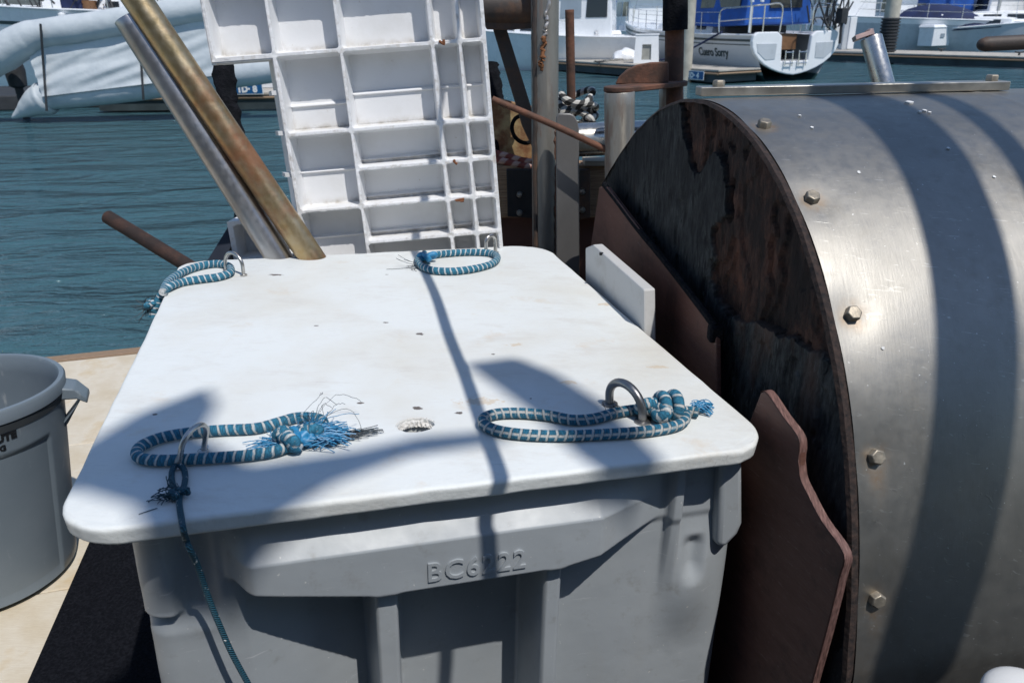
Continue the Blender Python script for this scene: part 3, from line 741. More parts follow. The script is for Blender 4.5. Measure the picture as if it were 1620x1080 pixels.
a = on_z(172, 343, .86); a = at_d(170, 343, 2.35); b = at_d(330, 440, 2.25)
b2 = b+(b-a)*.25
tag(obj('rusty_bar', pipe_mb(a, b2, .021, .019, 24), m_rr), 'short dark rusty steel bar sticking out over the water past the lid corner', 'bar')
# black ragged rubber strip behind the pallet
m = N('black_torn_rubber'); f = m.noise(30, 5, .65); m.set(color=m.ramp(f, [(.4, (.004, .005, .007)), (.8, (.014, .014, .018))]), rough=.92, spec=.15); m.bump(f, .8, .02); M['rubber'] = m.m
def ragged(pix, depth, wd, th, mat, seed):
    rnd = random.Random(seed); P = smooth_path([at_d(x, y, depth) for x, y in pix], 10); secs = []
    for i, p in enumerate(P):
        w2 = wd*(1+.22*fbm(i*.33, seed, 0, 3)); s2 = .02*nz(i*.5, seed+4)*wd*10
        q = [p+R_*(w2*math.cos(t)*(1+.12*nz(i*.9, t, 3))+s2)-F_*th*math.sin(t) for t in np.linspace(0, 2*math.pi, 14, endpoint=False)]
        secs.append(q)
    return MB().loft(secs)
tag(obj('rubber_strip', ragged([(345, 40), (352, 100), (362, 170), (376, 240), (388, 305), (385, 360), (378, 410)], 2.62, .036, .03, M['rubber'], 5), M['rubber']), 'black ragged rubber strip hanging behind the left side of the pallet', 'rubber strip')
wm = plain('navy_painted_plate', (.014, .020, .034), .6)
poly = [at_d(385, 318, 2.6), at_d(395, 430, 2.6), at_d(300, 450, 2.6), at_d(330, 408, 2.6)]
tag(obj('gusset_plate', MB().prism(poly, F_*.02), wm, bevel=.003), 'dark triangular steel plate behind the lid, below the two pipes', 'steel plate')

# ================================================================== GALLOWS / RAIL STRUCTURE BEHIND
M['galv'] = rusty('galvanised_post', (.30, .285, .255), (.19, .10, .06), .60, 5, .55, .42, (3, 3, .6), .25)
M['greysteel'] = rusty('grey_steel_plate', (.20, .195, .19), (.12, .08, .06), .68, 5, .5, .5, (1, 1, .4), .2)
M['darksteel'] = rusty('dark_brown_steel', (.075, .062, .055), (.13, .075, .048), .55, 8, .3, .6, bump=.3)
M['brownrust'] = rusty('brown_rust', (.085, .048, .034), (.17, .075, .045), .5, 10, .15, .75, bump=.5)
PYd = 2.62
def vpost(px_top, px_bot, py_bot, depth_y, r, z1, name, label, mat, cat='post', z0=0.0):
    b = on_y(px_bot, py_bot, depth_y); t = on_y(px_top, 0, depth_y); d = unit(t-b)
    p0 = b+d*((z0-b[2])/d[2]); p1 = b+d*((z1-b[2])/d[2])
    o = obj(name, pipe_mb(p1, p0, r, .006), mat); 
    if label: tag(o, label, cat)
    return o, p0, p1
o, q0, q1 = vpost(862, 862, 380, 2.72, .0455, 2.35, 'steel_post', 'thick upright grey steel post with a rusty weld seam, right of the pallet', M['galv'])
def along(px_list, y, r, name, mat, parent, n=8, jitter=0, seed=1):
    rnd = random.Random(seed); P = smooth_path([on_y(x, yy, y) for x, yy in px_list], 8)
    P = [p+np.array([rnd.gauss(0, jitter), rnd.gauss(0, jitter), 0]) for p in P]
    rr = [r*(1+.35*nz(i*.8, seed)) for i in range(len(P))]
    return obj(name, MB().tube(P, rr, n), mat, parent)
along([(879, 205), (878, 260), (880, 300), (879, 340), (881, 400)], 2.695, .008, 'weld_bead', M['brownrust'], o, jitter=.003)
along([(869, -20), (866, 20), (864, 45), (861, 60)], 2.676, .006, 'weld_bead', plain('torn_bright_steel', (.5, .46, .42), .35, .7), o, jitter=.003, seed=3)
along([(860, 60), (859, 80), (856, 96), (857, 110)], 2.676, .007, 'rust_run', rusty('orange_rust', (.16, .075, .035), (.24, .10, .04), .4, 20, 0, .8), o, jitter=.004, seed=5)
along([(847, -5), (846, 60), (847, 150), (847, 240), (848, 400)], 2.69, .009, 'side_strip', M['darksteel'], o, jitter=.001, seed=7)
sh = MB(); a = on_y(720, 10, 2.80); b = on_y(852, 12, 2.80)
bm_ = obj('steel_beam', pipe_mb(a, b, .058, .01), M['darksteel'])
tag(bm_, 'dark round steel beam running left from the top of the grey post', 'beam')
br = MB(); br.prism([on_y(x, y, 2.77) for x, y in ((760, 27), (846, 25), (846, 45), (802, 48), (770, 47))], (0, .05, 0)); obj('bracket', br, M['darksteel'], bm_, bevel=.003)
br = MB(); br.prism([on_y(x, y, 2.84) for x, y in ((779, 44), (801, 44), (842, 175), (850, 250), (826, 200))], (0, .03, 0))
tag(obj('brace', br, M['darksteel'], bevel=.003), 'flat dark steel brace slanting down from the beam behind the grey post', 'brace')
pl_ = MB(); pts = [(880, 440), (880, 186), (884, 180), (902, 180), (909, 184), (914, 193), (916, 206), (917, 440)]
pl_.prism([on_y(x, y, 2.60) for x, y in pts], (0, .018, 0))
ppl = tag(obj('steel_plate', pl_, M['greysteel'], bevel=.003), 'tall grey steel plate with rounded corners beside the grey post', 'steel plate')
a = on_y(779, 157, 2.56); b = on_y(961, 238, 2.52)
tag(obj('rusty_rod', MB().tube(smooth_path([a, a*.5+b*.5+[0, 0, .004], b], 8), .0105, 12), M['brownrust']), 'thin rusty rod slanting down in front of the grey post', 'rod')
a = on_y(901, 16, 3.05); b = on_y(904, 170, 3.05)
tag(obj('rusty_rod', pipe_mb(a, b, .0165, .015, 16), M['brownrust']), 'upright rusty rod above the coiled braided line', 'rod')
# bitt with coiled braided line
m = N('black_white_braid'); uvn = m.n('ShaderNodeUVMap'); mp = m.n('ShaderNodeMapping'); mp.inputs['Scale'].default_value = (48, 2, 1); m.l(uvn.outputs[0], mp.inputs[0])
wv = m.n('ShaderNodeTexWave', bands_direction='DIAGONAL'); wv.inputs['Scale'].default_value = .33; wv.inputs['Distortion'].default_value = 1; m.l(mp.outputs[0], wv.inputs[0])
m.set(color=m.ramp(wv.outputs['Fac'], [(.45, (.035, .033, .03)), (.6, (.55, .53, .48))]), rough=.7); m.bump(wv.outputs['Fac'], .5, .004); M['braid'] = m.m
cy = 3.02
bt = MB().lathe([(.05, 0), (.05, .8), (.062, .81), (.062, .83), (.001, .83)], on_y(912, 200, cy)*np.array([1, 1, 0]), None, 20)
tag(obj('mooring_bitt', bt, M['darksteel']), 'dark steel bitt wrapped with braided line, above the shiny roller', 'bitt')
c0 = on_y(911, 172, cy); pts = []
for k in range(150):
    t = k/149; a = t*2*math.pi*5.2; rr = .062+.012*math.sin(a*1.7)+.012*t
    pts.append(c0+np.array([rr*math.cos(a), rr*math.sin(a)*.9, .055-.13*t+.012*math.sin(a*2.3)]))
pts += smooth_path([pts[-1], on_y(930, 185, cy-.08), on_y(939, 198, cy-.08), on_y(941, 215, cy-.07)], 5)[1:]
tag(obj('braided_line', MB().tube(pts, .0125, 8), M['braid']), 'black and white braided line coiled round the bitt', 'rope')
# roller
a = on_y(905, 222, 2.78); b = on_y(1035, 216, 2.86)
M['roller'] = plain('polished_roller', (.55, .53, .48), .25, .95, .2, 10, .08)
tag(obj('roller', MB().tube([a, a*.5+b*.5, b], .058, 36), M['roller'], angle=60), 'shiny horizontal steel roller between the plate and the pipe stub', 'roller')
# pipe stubs
o, _, _ = vpost(980, 980, 260, 2.52, .0475, on_y(980, 146, 2.52)[2], 'pipe_stub', 'short thick grey pipe stub left of the big drum', M['galv'], 'pipe')
o2, _, _ = vpost(1063, 1062, 165, 2.78, .042, on_y(1063, 138, 2.78)[2], 'pipe_stub', 'pipe stub under the rusty bracket, behind the drum top', M['galv'], 'pipe')
bk = thing('rusty_bracket', 'rusty brown steel bracket bolted across two pipe stubs', 'bracket', tuple(on_y(1015, 140, 2.62)))
zt = 1.178
c1_ = on_y(981, 141, 2.55); c2_ = on_y(1063, 132, 2.74)
d = unit((c2_-c1_)*[1, 1, 0]); nrm = np.array([-d[1], d[0], 0]); pts = []
for k in range(13):
    t = math.pi/2+math.pi*k/12; pts.append(c1_+.052*(d*math.cos(t)+nrm*math.sin(t)))
for k in range(13):
    t = -math.pi/2+math.pi*k/12; pts.append(c2_+.052*(d*math.cos(t)+nrm*math.sin(t)))
obj('base_plate', MB().prism([p-[0, 0, .008] for p in pts], (0, 0, .016)), M['brownrust'], bk, bevel=.003)
obj('gusset', MB().prism([on_y(x, y, 2.66) for x, y in ((974, 134), (980, 122), (992, 111), (1008, 103), (1030, 99), (1058, 98), (1058, 132))], (0, .02, 0)), M['brownrust'], bk, bevel=.004)
o, _, _ = vpost(1068, 1066, 128, 2.76, .0315, 2.0, 'rusty_post', 'brown rusty post with a black wrapped top, on the rusty bracket', M['brownrust'], 'post', z0=1.17)
t0 = on_y(1068, 48, 2.74); t1 = on_y(1069, -120, 2.74)
obj('black_wrap', MB().tube([t0+(t1-t0)*k/10 for k in range(11)], [.041*(1+.06*nz(k*.9, 5)) for k in range(11)], 20), M['rubber'], o)
# timber bulwark with steel bracket
tm = N('weathered_timber'); g = tm.noise(14, 6, .65, tm.co((.6, 6, 14))); tm.set(color=tm.ramp(g, [(.3, (.15, .085, .05)), (.55, (.42, .27, .16)), (.75, (.55, .42, .27))]), rough=.85); tm.bump(g, .6, .01); M['timber'] = tm.m
t_ = MB().prism([on_y(x, y, 2.86) for x, y in ((700, 262), (985, 262), (985, 345), (700, 345))], (0, .12, 0))
tmb = tag(obj('timber_rail', t_, M['timber'], smooth=False, bevel=.008), 'weathered brown timber rail behind the grey post', 'timber')
cap = MB().prism([on_y(x, y, 2.83) for x, y in ((925, 255), (965, 255), (965, 263), (925, 263))], (0, .10, 0)); obj('cap_strip', cap, plain('pale_timber', (.42, .38, .31), .8), tmb, smooth=False, bevel=.003)
b_ = MB().prism([on_y(x, y, 2.82) for x, y in ((905, 268), (934, 268), (934, 345), (905, 350))], (0, .02, 0))
bkt = obj('strap', b_, M['darksteel'], tmb, bevel=.004)
for x, y in ((921, 303), (921, 332)):
    q = on_y(x, y, 2.815); obj('bolt', MB().lathe([(.0125, .012), (.0125, 0), (.009, -.008), (.0001, -.0095)], q, (np.array([1., 0, 0]), np.array([0, 0, 1.]), np.array([0, 1., 0])), 16), M['stainless'], bkt)
b_ = MB().prism([on_y(x, y, 2.83) for x, y in ((801, 268), (850, 268), (850, 346), (803, 343))], (0, .02, 0)); bk2 = obj('strap', b_, plain('black_strap', (.012, .012, .014), .6), tmb, bevel=.003)
for x, y in ((822, 308), (822, 337)):
    q = on_y(x, y, 2.825); obj('bolt', MB().lathe([(.0115, .012), (.0115, 0), (.008, -.008), (.0001, -.0095)], q, (np.array([1., 0, 0]), np.array([0, 0, 1.]), np.array([0, 1., 0])), 16), M['galv'], bk2)
bw = MB().prism([on_y(x, y, 2.93) for x, y in ((640, 330), (1010, 330), (1010, 600), (640, 600))], (0, .05, 0))
tag(obj('bulwark', bw, plain('dark_red_boards', (.12, .055, .042), .75, 0, .4, 5), smooth=False, bevel=.004), 'dark reddish bulwark boards below the timber rail', 'bulwark')
# yellow rusty plate, shackle ring, red rope
ym = rusty('yellowed_rusty_plate', (.42, .31, .15), (.22, .10, .045), .48, 9, 0, .7, bump=.3)
y_ = MB().prism([on_y(x, y, 2.95) for x, y in ((770, 158), (790, 156), (812, 162), (855, 172), (855, 259), (770, 257))], (0, .03, 0))
tag(obj('yellow_plate', y_, ym, bevel=.004), 'yellowish rust-streaked plate between the pallet and the grey post', 'plate')
rp = [on_y(x, y, 2.905) for x, y in ((826, 182), (815, 188), (810, 200), (813, 214), (823, 224), (836, 226), (846, 216))]
tag(obj('shackle', MB().tube(smooth_path(rp, 5), .0075, 10), M['rubber']), 'dark steel shackle hanging in front of the yellow plate', 'shackle')
tag(obj('dark_strap', ragged([(776, 100), (784, 145), (788, 175), (783, 215), (778, 250)], 2.9, .028, .02, M['rubber'], 9), M['rubber']), 'dark strap hanging down just right of the pallet edge', 'strap')
m = N('red_white_rope'); uvn = m.n('ShaderNodeUVMap'); mp = m.n('ShaderNodeMapping'); mp.inputs['Scale'].default_value = (40, 2, 1); m.l(uvn.outputs[0], mp.inputs[0])
wv = m.n('ShaderNodeTexWave', bands_direction='DIAGONAL'); wv.inputs['Scale'].default_value = .33; m.l(mp.outputs[0], wv.inputs[0])
m.set(color=m.ramp(wv.outputs['Fac'], [(.4, (.22, .05, .035)), (.7, (.5, .33, .27))]), rough=.7); m.bump(wv.outputs['Fac'], .5, .004)
rr_ = MB().tube(smooth_path([on_y(x, y, 2.88) for x, y in ((765, 240), (785, 243), (805, 248), (825, 254), (850, 258))], 5), .013, 10)
rr_.tube(smooth_path([on_y(x, y, 2.87) for x, y in ((765, 250), (785, 252), (805, 257), (825, 262), (850, 264))], 5), .013, 10)
tag(obj('red_rope', rr_, m.m), 'faded red and white rope lying on the timber rail', 'rope')

# ================================================================== DRUM
DK_ = 1.3
DC = np.array([.31949*DK_, 1.33867*DK_, CAMH-(CAMH-.7083)*DK_]); DR = .62*DK_
daz = math.radians(-81.4896); du = np.array([math.cos(daz), math.sin(daz), 0.]); dz = np.array([0, 0, 1.]); dn = np.array([-du[1], du[0], 0.])   # dn: along the axis, to the right
rim_px = [(959, 288), (987, 241), (1013.5, 206.6), (1053, 175), (1106, 157), (1137.6, 162), (1174.6, 192), (1216.8, 241), (1248.5, 299), (1280, 373), (1306.6, 468), (1327.7, 568), (1344, 660), (1355.6, 740), (1357.8, 813), (1355.6, 911), (1351, 1000), (1348, 1071)]
pol = []
for x, y in rim_px:
    q = on_plane(x, y, DC, dn)-DC; a = math.atan2(q@dz, q@du); pol.append((a, math.hypot(q@du, q@dz)))
pol.sort(); pa = np.array([a for a, _ in pol]); pr_ = np.array([r for _, r in pol])
coef = np.polyfit(pa, pr_, 4)
def rim_r(a):
    r = np.polyval(coef, np.clip(a, pa[0], pa[-1])); return r
Z0 = .015
def DP(a, s, dr=0.): return DC+(rim_r(a)+dr)*(math.cos(a)*du+math.sin(a)*dz)+dn*s
a_lo = -math.asin(min(1, (DC[2]-Z0)/float(rim_r(pa[0])))); a_hi = math.pi-a_lo
# hit of a photo ray with the shell
def on_shell(px, py):
    d = ray(px, py); best = None; prev = None
    for t in np.linspace(.8, 4.0, 1600):
        q = O_+d*t-DC; a = math.atan2(q@dz, q@du)
        if a < -2: a += 2*math.pi
        f = math.hypot(q@du, q@dz)-rim_r(a)
        if f <= 0: return O_+d*t, a, q@dn
    return O_+d*3, 1.5, 1.0
bolt_px = [(1209, 198), (1284, 314), (1348, 497), (1385, 722), (1386, 947)]
bolts = [on_shell(x, y) for x, y in bolt_px]
drum = thing('drum', 'big stainless steel drum housing with a dark rotten wooden end and bolts along its rim', 'drum', (DC[0], DC[1], 0))
NA, NS = 260, 200
aa = np.linspace(a_lo, a_hi, NA); ss = np.concatenate([np.linspace(.004, 1.3, 170), np.linspace(1.34, 2.3, 30)])
pts = np.zeros((NA, NS, 3)); rst = np.zeros((NA, NS)); scr = np.zeros((NA, NS))
ba = np.array([b[1] for b in bolts]); bs = np.array([b[2] for b in bolts])
for i, a in enumerate(aa):
    for j, s in enumerate(ss):
        dr = .0022*fbm(a*2.0, s*2.5, 1, 3)
        da = (a-ba)*DR; ds = s-bs; d2 = da**2+ds**2
        dr -= .0035*float(np.exp(-d2/(2*.03**2)).sum()); dr += .0016*math.exp(-((s-.62)/.006)**2)-.003*math.exp(-((a-.95)**2*.4+(s-.33)**2)/.004)
        pts[i, j] = DP(a, s, dr)
        ring_ = float((np.exp(-((np.sqrt(d2)-.016)/.010)**2)*(.35+.9*abs(nz(a*9, s*9, 3)))*(1+.6*(a-ba < 0))).max())
        drip = float((np.exp(-(ds/.013)**2)*sst(.10, .0, -da)*(da < .01)*(a < .6)).max())
        edge = float(np.exp(-(s/.05)**2))*sst(.25, -.4, a)
        rst[i, j] = max(ring_*.65, .75*drip, .55*edge)
mb = MB().grid(pts); mb.attr['rust'] = rst.reshape(-1)
m = N('brushed_stainless'); co = m.co(rot=(0, 0, 0))
br1 = m.noise(9, 6, .65); br2 = m.noise(42, 5, .6)
scn = m.noise(26, 5, .7, m.co((9, .8, .8), rot=(.6, .3, .5)), 1.0)
c = m.mix(m.val(br1, .3, .7), (.285, .272, .245), (.345, .33, .30))
c = m.mix(m.ramp(br2, [(.55, 0), (.8, .25)]), c, (.22, .21, .19))
c = m.mix(m.ramp(m.noise(170, 2), [(.745, 0), (.765, .9)]), c, (.75, .75, .72))
c = m.mix(m.ramp(m.noise(15, 3, .5, m.co((1, 16, 4), rot=(.2, .9, .4)), 2.2), [(.67, 0), (.71, .55)]), c, (.55, .54, .50))
c = m.mix(m.ramp(m.noise(7, 7, .7, m.co((1, 1, .35))), [(.55, 0), (.72, .45)]), c, (.20, .18, .145))
c = m.mix(m.math('MULTIPLY', m.attr('rust'), m.val(m.noise(60, 4), .3, .65)), c, (.30, .17, .07))
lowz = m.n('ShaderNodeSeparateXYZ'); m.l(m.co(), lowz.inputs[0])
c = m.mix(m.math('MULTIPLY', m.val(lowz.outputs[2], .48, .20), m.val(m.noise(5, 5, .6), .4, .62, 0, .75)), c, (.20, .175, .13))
m.set(color=c, metal=.9, rough=m.math('ADD', m.val(br2, .3, .7, .40, .50), m.math('MULTIPLY', m.attr('rust'), .2)))
sc2 = m.ramp(m.noise(14, 3, .5, m.co((1, 14, 3), rot=(.2, .9, .4)), 2.0), [(.68, 0), (.72, 1)]); m.bump(sc2, .15, .0015); m.bump(m.noise(3.2, 2, .4), .25, .02)
m.bump(scn, .10, .0015); m.bump(m.noise(300, 2, .5, m.co((1, .15, .15))), .06, .001); M['shell'] = m.m
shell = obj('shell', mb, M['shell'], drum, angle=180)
hexm = plain('bolt_head', (.34, .30, .24), .5, .7, .25, 60, .25)
def hexbolt(p, nrm, r, h, parent, rot):
    e1 = unit(np.cross(nrm, [.3, .2, 1.])); e2 = np.cross(nrm, e1); mb = MB(); prev = None; ca, sa = math.cos(rot), math.sin(rot)
    f1 = e1*ca+e2*sa; f2 = -e1*sa+e2*ca
    mb.lathe([(r*1.0, -.004), (r*1.0, h*.78), (r*.86, h), (.0002, h)], p, (f1, f2, nrm), 6)
    return obj('bolt', mb, hexm, parent, bevel=.001)
for k, (p, a, s) in enumerate(bolts): hexbolt(p-.003*(math.cos(a)*du+math.sin(a)*dz), math.cos(a)*du+math.sin(a)*dz, .0132, .013, drum, k*.7)
fm = plain('white_fleck', (.72, .72, .70), .6)
for x, y, rr_f in ((1438, 163, .0085), (1455, 178, .004), (1462, 176, .005), (1470, 179, .0035), (1284, 203, .004), (1265, 184, .003), (1358, 274, .004), (1572, 281, .003), (1500, 236, .0035), (1396, 551, .003)):
    q, a, sft = on_shell(x, y); nr = math.cos(a)*du+math.sin(a)*dz; e1 = dn; e2 = np.cross(nr, e1); k0 = 9; rnd = random.Random(x)
    obj('paint_fleck', MB().prism([q-nr*.002+e1*rr_f*rnd.uniform(.6, 1.2)*math.cos(2*math.pi*k/k0)+e2*rr_f*rnd.uniform(.6, 1.1)*math.sin(2*math.pi*k/k0) for k in range(k0)], nr*.0045), fm, drum, smooth=False)
# end disc: two plies of rotten plywood; outer ply torn away
GU = np.linspace(-DR*1.02, DR*1.03, 360); GW = np.linspace(Z0-DC[2], DR*1.02, 330)
tear = [(1080, 150), (1085, 168), (1087, 200), (1094, 232), (1101, 262), (1108, 280), (1122, 262), (1136, 242), (1150, 252), (1157, 285), (1156, 312), (1159, 335), (1140, 352), (1131, 372), (1137, 402), (1130, 440), (1140, 468), (1156, 500), (1190, 508), (1230, 520), (1280, 545), (1305, 560), (1330, 580)]
tw = [((on_plane(x, y, DC, dn)-DC)@du, (on_plane(x, y, DC, dn)-DC)@dz) for x, y in tear]
tpoly = tw+[(DR*1.3, tw[-1][1]), (DR*1.3, DR*1.3), (tw[0][0], DR*1.3)]
def inpoly(x, y, P):
    r = False; j = len(P)-1
    for i in range(len(P)):
        if (P[i][1] > y) != (P[j][1] > y) and x < (P[j][0]-P[i][0])*(y-P[i][1])/(P[j][1]-P[i][1])+P[i][0]: r = not r
        j = i
    return r
lay = np.zeros((len(GU), len(GW))); hgt = np.zeros_like(lay)
for i, a in enumerate(GU):
    for j, b in enumerate(GW):
        jx = .010*fbm(a*22, b*22, 3, 4); jy = .010*fbm(a*22, b*22, 9, 4)
        torn = inpoly(a+jx, b+jy, tpoly); lay[i, j] = 1. if torn else 0.
        h = -.010 if torn else 0.
        if torn:
            f = fbm(a*5, b*3, 5, 5); h -= .007*(1 if f > .02 else 0)+.006*(1 if f > .22 else 0)+.004*(1 if f < -.25 else 0); h += .0025*fbm(a*40, b*18, 1, 4)
        else: h += .0018*fbm(a*34, b*13, 2, 4)-.004*(1 if fbm(a*7, b*4, 8, 5) > .28 else 0)
        hgt[i, j] = h
rr = np.hypot(GU[:, None], GW[None, :]); an = np.arctan2(GW[None, :], GU[:, None]); an = np.where(an < -2, an+2*math.pi, an)
rl_ = np.polyval(coef, np.clip(an, pa[0], pa[-1]))-.004
sc_ = np.minimum(1, rl_/np.maximum(rr, 1e-6))
P = DC+(GU[:, None, None]*sc_[..., None])*du+(GW[None, :, None]*sc_[..., None])*dz-dn*(hgt[..., None]+.012)
kp = rr < rl_*1.03
P[..., 2] = np.maximum(P[..., 2], Z0)
mb = MB().grid(P, kp); mb.attr['lay'] = lay.reshape(-1)
m = N('rotten_plywood')
g1 = m.noise(26, 7, .7, m.co((2, 2, .7))); g2 = m.noise(75, 5, .65, m.co((2, 2, .5))); big = m.noise(3.0, 6, .62)
ca_ = m.mix(m.ramp(g1, [(.38, 0), (.66, 1)]), (.008, .009, .010), (.062, .067, .067)); ca_ = m.mix(m.ramp(g2, [(.56, 0), (.72, .6)]), ca_, (.13, .14, .135)); ca_ = m.mix(m.ramp(m.noise(4, 5, .6, m.co((1, 1, .4))), [(.60, 0), (.72, .5)]), ca_, (.16, .08, .05))
ca_ = m.mix(m.ramp(big, [(.45, 0), (.62, .75)]), ca_, (.012, .013, .015))
cb_ = m.mix(m.ramp(g1, [(.36, 0), (.68, 1)]), (.009, .006, .005), (.095, .046, .033)); cb_ = m.mix(m.ramp(m.noise(7, 8, .72), [(.52, 0), (.68, .8)]), cb_, (.125, .052, .033)); cb_ = m.mix(m.ramp(g2, [(.62, 0), (.74, .4)]), cb_, (.11, .085, .07)); cb_ = m.mix(m.ramp(m.noise(5, 6, .7), [(.42, .85), (.56, 0)]), cb_, (.012, .010, .010))
m.set(color=m.mix(m.attr('lay'), ca_, cb_), rough=.85, spec=.25); m.bump(g1, 1., .007); m.bump(g2, .8, .003)
obj('end_disc', mb, m.m, drum, angle=60)
# frayed ply edge seen between the disc and the shell
ed = MB(); secs = []
for i, a in enumerate(np.linspace(a_lo, a_hi, 300)):
    w1 = .004*fbm(i*.12, 3, 0, 3); secs.append([DP(a, s, dr) for s, dr in ((-.014, -.006+w1), (-.010, .001+w1*.6), (.000, -.001), (.006, -.004))])
ed.loft(secs, closed=False, caps=False)
m = N('charred_ply_edge'); g1 = m.noise(90, 5, .65); m.set(color=m.ramp(g1, [(.35, (.008, .006, .006)), (.7, (.055, .032, .024))]), rough=.85); m.bump(g1, .8, .004)
obj('ply_edge', ed, m.m, drum)
# top bar with bolts
a = on_z(1108, 153, DC[2]+rim_r(math.pi/2)+.004); b = on_z(1597, 143, DC[2]+rim_r(math.pi/2)+.004)
d = unit(b-a); nrm = np.array([-d[1], d[0], 0])
bar = MB().prism([a, b, b+nrm*.045, a+nrm*.045], (0, 0, .019))
barm = plain('bar_steel', (.42, .40, .36), .4, .85, .25, 12, .2)
bo = obj('top_bar', bar, barm, drum, bevel=.002)
for f in (.065, .955):
    q = a+(b-a)*f+nrm*.022+np.array([0, 0, .019]); e = MB().lathe([(.014, -.002), (.014, .010), (.012, .013), (.0002, .013)], q, None, 6); obj('bolt', e, hexm, bo, bevel=.001)
# stub cylinder behind the bar, and dark spar end
a = on_y(1378, 60, 2.35); b = on_y(1402, 150, 2.30)
cyl = tag(obj('steel_cylinder', MB().tube([a, a+(b-a)*.02, b], [.0285, .0295, .0295], 32), M['stainless'], angle=40), 'polished steel cylinder leaning up from behind the drum', 'cylinder')
ax = unit(a-b); e1 = unit(np.cross(ax, [0, 1., 0])); e2 = np.cross(ax, e1)
fg = MB().lathe([(.012, -.004), (.012, .022), (.0001, .026)], a, (e1, e2, ax), 16); fg.box(a+ax*.012+e1*.02, (.05, .03, .012), (e1, e2, ax)); obj('clevis', fg, plain('pinkish_metal', (.42, .30, .27), .4, .6), cyl)
sp = [at_d(x, y, 2.0) for x, y in ((1546, 72), (1556, 70.5), (1580, 69), (1640, 66), (1760, 60))]
tag(obj('spar_end', MB().tube(smooth_path(sp, 5), [.004, .007, .0105, .0135, .0155, .0165]+[.0185]*15, 20), M['darksteel']), 'dark rounded end of a steel spar above the drum at right', 'spar')
# white rounded thing peeking in at the lower right corner
q = at_d(1622, 1105, 1.02); rows = []
for k in range(9):
    a = math.pi/2*k/8; rows.append([q+np.array([.052*math.cos(a)*math.cos(t), .052*math.cos(a)*math.sin(t), .022*math.sin(a)]) for t in np.linspace(0, 2*math.pi, 48, endpoint=False)])
bu = MB().loft([[p+np.array([(p-q)[0]*-.06, (p-q)[1]*-.06, -q[2]]) for p in rows[0]]]+rows)
tag(obj('white_bucket', bu, plain('white_plastic', (.74, .74, .72), .4, 0, .06)), 'white rounded bucket top at the lower right corner, in front of the drum', 'bucket')

# ================================================================== BOARDS BETWEEN CONTAINER AND DRUM
bd = N('red_brown_plywood'); g = bd.noise(9, 6, .62, bd.co((1, 1, 6))); g2 = bd.noise(60, 4, .6, bd.co((1, 1, 12)))
c = bd.mix(g, (.085, .034, .025), (.165, .080, .060)); c = bd.mix(bd.ramp(g2, [(.5, 0), (.8, .5)]), c, (.20, .13, .11)); c = bd.mix(bd.ramp(bd.noise(11, 7, .7), [(.52, 0), (.68, .75)]), c, (.050, .026, .022)); c = bd.mix(bd.ramp(bd.noise(12, 3, .5, bd.co((2, 2, 20), rot=(.5, .3, 0)), 1.5), [(.67, 0), (.71, .5)]), c, (.30, .21, .18)); bd.set(color=c, rough=.55, spec=.35); bd.bump(g2, .2, .003); M['ply'] = bd.m
pe = N('ply_edge_layers'); g = pe.noise(60, 4, .6, pe.co((6, 1, 1), rot=(0, 0, daz))); pe.set(color=pe.ramp(g, [(.35, (.07, .035, .03)), (.6, (.19, .10, .085)), (.8, (.30, .22, .19))]), rough=.75); M['plyedge'] = pe.m
def board(pix, off, rot, thick, name, label, mat, bevel=.003, pivot=None):
    a = daz+math.radians(rot); d = np.array([math.cos(a), math.sin(a), 0]); n = np.array([-d[1], d[0], 0]); p0 = pivot if pivot is not None else DC-n*off
    P = [on_plane(x, y, p0, n) for x, y in pix]
    o = obj(name, MB().prism(P, n*thick), mat, smooth=False, bevel=bevel); tag(o, label, 'board'); return o, P, n
pA = DC-dn*.055
o, P, nA = board([(948, 296), (960, 296), (1045, 408), (1132, 520), (1134, 700), (1100, 900), (880, 620), (925, 450), (935, 385)], .06, 0, .012, 'plywood_board', 'reddish plywood board with a black upper edge leaning between the lid and the drum', M['ply'], pivot=pA)
el = [on_plane(x, y, pA+nA*.006, nA) for x, y in ((956, 292), (975, 316), (1010, 362), (1050, 410), (1100, 474), (1133, 518))]
obj('edge_strip', MB().tube(smooth_path(el, 5), .0085, 8), M['rubber'], o)
obj('end_block', MB().box(el[-1]-[0, 0, .012], (.03, .03, .035)), M['rubber'], o, bevel=.006)
pB = DC-dn*.150
wm_ = N('white_painted_board'); g = wm_.noise(14, 6, .6); wm_.set(color=wm_.mix(wm_.ramp(g, [(.55, 0), (.75, .6)]), (.54, .54, .53), (.36, .34, .30)), rough=.6); wm_.bump(wm_.noise(50, 4), .2, .004)
o, P, nB = board([(926, 392), (938, 387), (1018, 458), (1019, 530), (1019, 620), (926, 560)], .1, 3, .028, 'white_board', 'thick white board with a chipped end standing against the plywood beside the lid', wm_.m, .004, pivot=pB)
nick = on_plane(952, 402, pB, nB); obj('nick', MB().box(nick+[0, 0, .001], (.012, .008, .006)), gm, o, smooth=False)
pC = np.array([.66, 1.06, .5])
arc = smooth_path([(1203, 621), (1214, 622), (1240, 660), (1262, 690), (1265, 712), (1265, 752), (1280, 786), (1300, 824), (1335, 876), (1328, 915), (1310, 990), (1288, 1070), (1270, 1140)], 4)
rotC = 9
o, P, nC = board([tuple(p) for p in arc]+[(1240, 1300), (1090, 1250), (1120, 900), (1180, 680)], .1, rotC, .013, 'plywood_board', 'curved cut-out plywood board standing between the container corner and the drum', M['ply'], .003, pivot=np.array([.47, 1.02, .5]))
eg = MB(); k = len(arc)
secs = [[p-nC*.0002, p+nC*.0134] for p in P[:k]]; L2 = []
